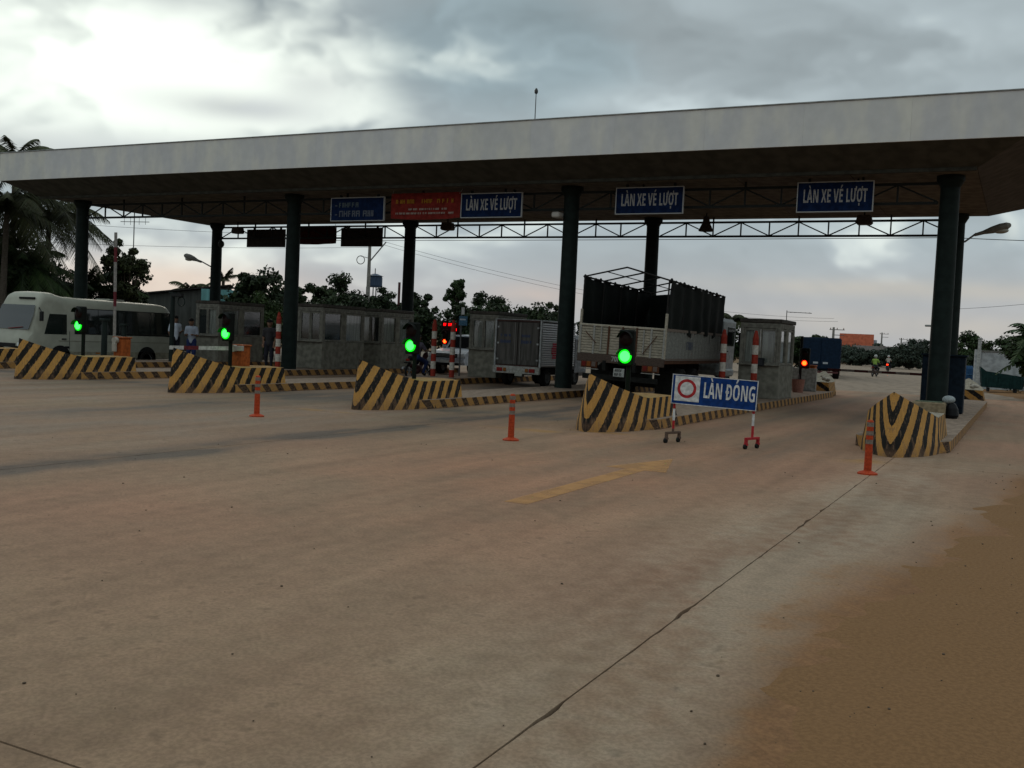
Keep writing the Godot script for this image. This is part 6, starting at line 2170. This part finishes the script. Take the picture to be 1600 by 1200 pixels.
func trees() -> void:
	var dk := Color(0.020, 0.030, 0.013)
	var gr := Color(0.026, 0.042, 0.015)
	var ol := Color(0.036, 0.042, 0.018)
	var br := Color(0.032, 0.034, 0.015)
	var lt := Color(0.038, 0.062, 0.02)
	# coconut palms at the far left
	palm("tall coconut palm whose crown shows above the canopy's left end", Vector3(-50.3, -0.3, -37.5), 10.5, 24, 2.9, Color(0.06, 0.066, 0.035), Vector3(0.3, 0, 0.2), 0.8)
	palm("brown drooping palm at the left edge under the canopy corner", Vector3(-45.6, -0.3, -33.5), 7.3, 26, 4.2, br, Vector3(0.2, 0, 0), 1.1)
	palm("drooping palm between the left edge palm and the far left column", Vector3(-47.6, -0.3, -37.5), 7.4, 26, 4.4, br, Vector3(0.5, 0, 0.2), 1.2)
	palm("young palm with upright fronds just left of the far left column", Vector3(-48.2, -0.3, -40.2), 3.6, 16, 3.4, gr, Vector3(0.4, 0, 0), 0.7)
	palm("thin palm over the grey shed's roof", Vector3(-60.0, -0.3, -61.0), 4.6, 9, 2.3, ol, Vector3(-0.4, 0, 0), 1.0)
	palm("upright palm tuft beside the far left rear column", Vector3(-57.8, -0.3, -62.0), 5.6, 10, 1.7, ol, Vector3(0.1, 0, 0), 0.5)
	tree("broadleaf_tree", "dense dark tree filling the left edge behind the bus", Vector3(-49.0, -0.3, -36.5), 5.2, 3.4, 40, 150, 0.3, dk, 0.8, 0.05)
	tree("broadleaf_tree", "dark tree mass behind the far left column", Vector3(-49.5, -0.3, -41.0), 4.6, 2.8, 34, 150, 0.28, dk, 0.8, 0.05)
	tree("broadleaf_tree", "rounded olive tree right of the far left column", Vector3(-46.2, -0.3, -41.4), 6.9, 1.75, 26, 130, 0.24, ol, 0.8, 0.3)
	tree("broadleaf_tree", "low dark tree under the rounded olive tree", Vector3(-47.2, -0.3, -42.8), 4.3, 2.0, 30, 140, 0.26, dk, 0.8, 0.02)
	palm("dark bushy palm between the two drooping palms at the left edge", Vector3(-47.0, -0.3, -35.6), 4.6, 22, 3.8, gr, Vector3(0.2, 0, 0), 1.0)
	tree("broadleaf_tree", "tall dark tree behind the palms under the canopy's left corner", Vector3(-51.5, -0.3, -38.6), 7.6, 2.6, 30, 110, 0.3, dk, 0.9, 0.1)
	tree("broadleaf_tree", "dark bushy tree between the palm trunks at the left edge", Vector3(-47.8, -0.3, -34.4), 6.9, 2.3, 34, 110, 0.3, dk, 0.9, 0.05)
	# behind the booths
	tree("broadleaf_tree", "big leaved dark tree left of the second front column", Vector3(-40.6, 0, -46.8), 5.4, 2.5, 46, 60, 0.34, dk, 0.8, 0.1)
	tree("broadleaf_tree", "dark tree showing right of the second front column", Vector3(-38.3, 0, -48.6), 5.0, 1.5, 22, 60, 0.32, dk, 0.8, 0.1)
	tree("bush", "light green bush in front of the big leaved dark tree", Vector3(-33.9, 0, -39.6), 3.5, 1.6, 24, 140, 0.16, lt, 0.8, 0.0)
	tree("broadleaf_tree", "pointed dark tree left of the pale utility pole", Vector3(-50.5, 0, -68.3), 6.6, 2.4, 34, 120, 0.3, dk, 0.8, 0.0)
	tree("broadleaf_tree", "spreading dark tree right of the pale utility pole", Vector3(-47.6, 0, -70.4), 5.8, 2.2, 30, 90, 0.3, dk, 0.6, 0.05)
	tree("broadleaf_tree", "dark tree right of the middle rear column", Vector3(-40.0, 0, -63.6), 5.2, 1.6, 22, 110, 0.28, dk, 0.8, 0.0)
	tree("broadleaf_tree", "tall loose tree standing above the red display", Vector3(-40.2, 0, -69.2), 6.2, 1.1, 14, 110, 0.24, gr, 0.9, 0.55)
	tree("broadleaf_tree", "dark tree above the booth by the silver truck", Vector3(-38.0, 0, -70.4), 5.6, 2.1, 30, 100, 0.28, dk, 0.75, 0.0)
	tree("broadleaf_tree", "low dark tree above the silver truck", Vector3(-37.4, 0, -75.9), 4.7, 1.9, 26, 100, 0.28, gr, 0.75, 0.0)
	tree("broadleaf_tree", "paler spiky tree left of the middle front column", Vector3(-35.4, 0, -77.5), 5.2, 1.7, 20, 90, 0.28, ol, 0.9, 0.0)
	tree("broadleaf_tree", "dark tree closing the gap left of the red display", Vector3(-36.5, 0, -57.0), 4.2, 2.2, 26, 120, 0.28, dk, 0.8, 0.0)
	tree("broadleaf_tree", "dark low tree behind the white pickup", Vector3(-32.5, 0, -57.0), 3.9, 2.4, 28, 130, 0.28, dk, 0.8, 0.0)
	tree("broadleaf_tree", "dark low tree behind the silver box truck", Vector3(-31.0, 0, -64.5), 4.2, 2.6, 28, 130, 0.28, dk, 0.8, 0.0)
	tree("broadleaf_tree", "dim tree behind the tarpaulin truck", Vector3(-27.0, 0, -72.0), 4.2, 2.6, 28, 120, 0.28, gr, 0.8, 0.0)
	tree("broadleaf_tree", "dim tree behind the teal panels and the left booth", Vector3(-34.5, 0, -44.5), 3.6, 1.9, 28, 120, 0.24, dk, 0.8, 0.0)
	var fill := [[-44.5, -52.0, 4.0, 2.4, "dim tree between the teal hoarding and the big leaved tree"], [-42.0, -58.0, 4.3, 2.6, "dim tree behind the left booth row, left of the utility pole"], [-43.5, -63.0, 4.4, 2.4, "dim tree behind the left booth row, right of the utility pole"], [-35.5, -66.0, 4.3, 2.2, "dim tree filling the gap over the red display"], [-33.5, -72.0, 4.4, 2.2, "dim tree over the front of the silver truck"], [-30.0, -75.0, 4.0, 2.4, "dim tree between the silver truck and the middle column"]]
	for q in fill:
		tree("broadleaf_tree", q[4], Vector3(q[0], 0, q[1]), q[2], q[3], 30, 110, 0.28, dk, 0.8, 0.0)
	# right of the truck and along the far road
	palm("drooping palm behind the roof of the glazed right booth", Vector3(-18.0, 0, -68.5), 3.6, 14, 1.9, ol, Vector3(0.1, 0, 0), 1.2)
	tree("broadleaf_tree", "loose green tree left of the glazed right booth", Vector3(-19.2, 0, -71.0), 3.9, 2.0, 26, 130, 0.22, gr, 0.8, 0.0)
	tree("broadleaf_tree", "green tree right of the glazed right booth", Vector3(-15.3, 0, -74.5), 3.4, 1.7, 26, 130, 0.22, gr, 0.8, 0.0)
	tree("broadleaf_tree", "round green tree behind the red signal", Vector3(-14.8, 0, -79.5), 3.2, 1.7, 26, 130, 0.22, gr, 0.8, 0.0)
	tree("broadleaf_tree", "green tree left of the blue container truck", Vector3(-15.8, 0, -90.0), 3.1, 1.9, 24, 130, 0.24, gr, 0.8, 0.0)
	var dist := Color(0.036, 0.047, 0.034)
	var fx := [[-27.0, -160.0, 3.0, 3.4, "far tree under the left end of the orange red roof"], [-24.6, -165.0, 2.9, 2.8, "far tree under the middle of the orange red roof"], [-22.0, -166.0, 2.6, 2.8, "far tree under the right end of the orange red roof"], [-23.8, -196.0, 4.0, 2.0, "far lone crown right of the orange red roof"], [-21.0, -190.0, 3.6, 3.0, "far tree over the low pale house"], [-16.6, -186.0, 5.2, 3.6, "largest far tree left of the right columns"], [-13.5, -180.0, 4.8, 3.0, "far tree touching the right columns"], [-29.5, -200.0, 3.4, 4.0, "far tree behind the container truck"], [-18.6, -150.0, 2.4, 2.6, "far bushy tree just right of the riders"], [-15.4, -142.0, 3.0, 2.4, "far bushy tree in front of the white awning house"], [-12.6, -135.0, 3.3, 2.6, "far bushy tree nearest the rightmost column"], [-21.6, -150.0, 2.2, 2.4, "far low tree behind the rider with the red light"]]
	for q in fx:
		tree("broadleaf_tree", q[4], Vector3(q[0], 0, q[1]), q[2], q[3], 24, 110, 0.34, dist, 0.7, 0.0)
	# the right edge
	tree("bush", "clipped green hedge right of the rightmost column", Vector3(-3.1, 0, -73.0), 3.5, 1.7, 30, 150, 0.2, gr, 0.7, 0.0)
	tree("bush", "green hedge above the whitewashed wall", Vector3(-1.0, 0, -68.0), 3.3, 1.9, 32, 150, 0.2, gr, 0.7, 0.0)
	tree("bush", "dark shrub between the blue drum and the wall", Vector3(-2.6, 0, -64.0), 2.2, 0.8, 16, 120, 0.16, dk, 0.9, 0.0)
	tree("bush", "low weeds along the foot of the whitewashed wall", Vector3(1.2, 0, -59.6), 0.8, 2.2, 20, 90, 0.12, br, 0.5, 0.0)
	# banana plant reaching in from the right
	var b := thing("banana_plant", "broad leaved plant leaning in from the right edge", "plant", Vector3(0.35, 0, -48.2))
	leafmat()
	var stm := MB.new()
	stm.tube(Vector3.ZERO, Vector3(-0.1, 3.0, 0), 0.16, 0.09, 10)
	put("stem", stm, mt(0.05, 0.06, 0.03, 0.8, "grime", 1.0), b)
	for k in 30:
		var a := TAU * k * 0.381966 + 0.3
		var dir := Vector3(cos(a), rng.randf_range(-0.35, 1.0), sin(a)).normalized()
		if k == 0: dir = Vector3(-1, 0.95, 0.1).normalized()
		var L := rng.randf_range(1.0, 1.5) if k > 0 else 1.75
		var root := Vector3(-0.1, rng.randf_range(1.5, 3.0), 0)
		var m := MB.new()
		m.colored = true
		# lobed, frayed leaf: pairs of fingers along a drooping rib
		for i in 9:
			var u := i / 9.0
			var p := root + dir * L * u - Vector3(0, 0.5 * L * u * u, 0)
			var p2 := root + dir * L * (u + 0.12) - Vector3(0, 0.5 * L * (u + 0.12) * (u + 0.12), 0)
			var f := (p2 - p).normalized()
			var sd := f.cross(Vector3.UP).normalized()
			var w := 0.34 * sin(PI * clampf(u * 0.8 + 0.2, 0, 1))
			m.col = gr * rng.randf_range(0.6, 1.2)
			m.tube(p, p2, 0.018, 0.014, 4, false)
			for s in [-1.0, 1.0]:
				m.col = gr * rng.randf_range(0.6, 1.4)
				var tip: Vector3 = p + sd * s * w + f * 0.12 - Vector3(0, w * rng.randf_range(0.15, 0.6), 0)
				m.face([p, p2, tip + f * 0.1, tip], Vector3.UP)
		put("leaf", m, leafmat(), b)
	tree("broadleaf_tree", "small dark tree at the right edge behind the broad leaved plant", Vector3(0.45, 0, -51.0), 3.5, 1.25, 24, 120, 0.2, gr, 0.8, 0.25)


func wires() -> void:
	var m := mt(0.02, 0.02, 0.02, 0.6, "")
	var runs := [
		[Vector3(-46, 8.95, -65.4), Vector3(-17.8, 5.2, -108.5), 1.4, "sagging wire from the pale utility pole towards the road"],
		[Vector3(-45.6, 8.6, -65.4), Vector3(-17.4, 4.9, -108.5), 1.5, "second sagging wire from the pale utility pole, just below the first"],
		[Vector3(-46, 9.1, -65.4), Vector3(-75, 9.0, -30), 0.9, "wire from the pale utility pole to the left, above the shed"],
		[Vector3(-46, 8.2, -65.4), Vector3(-70, 6.4, -28), 0.7, "lower wire from the pale utility pole to the left"],
		[Vector3(-31, 5.76, -37.9), Vector3(-2.0, 5.62, -36.3), 0.03, "long thin wire just under the rear trusses"],
		[Vector3(-2.1, 5.55, -35.8), Vector3(12, 5.6, -36), 0.2, "thin wire running right from the rightmost column"],
		[Vector3(-4.5, 5.0, -75), Vector3(14, 8.0, -60), 0.6, "thin wire rising over the hedge at the right"]]
	for r in runs:
		var q := MB.new()
		var last: Vector3 = r[0]
		for i in 24:
			var u := (i + 1) / 24.0
			var p: Vector3 = r[0].lerp(r[1], u) - Vector3(0, r[2] * 4.0 * u * (1.0 - u), 0)
			q.tube(last, p, 0.011, 0.011, 4, false)
			last = p
		var o := put("overhead_wire", q, m)
		tag(o, r[3], "wire", "overhead wires")
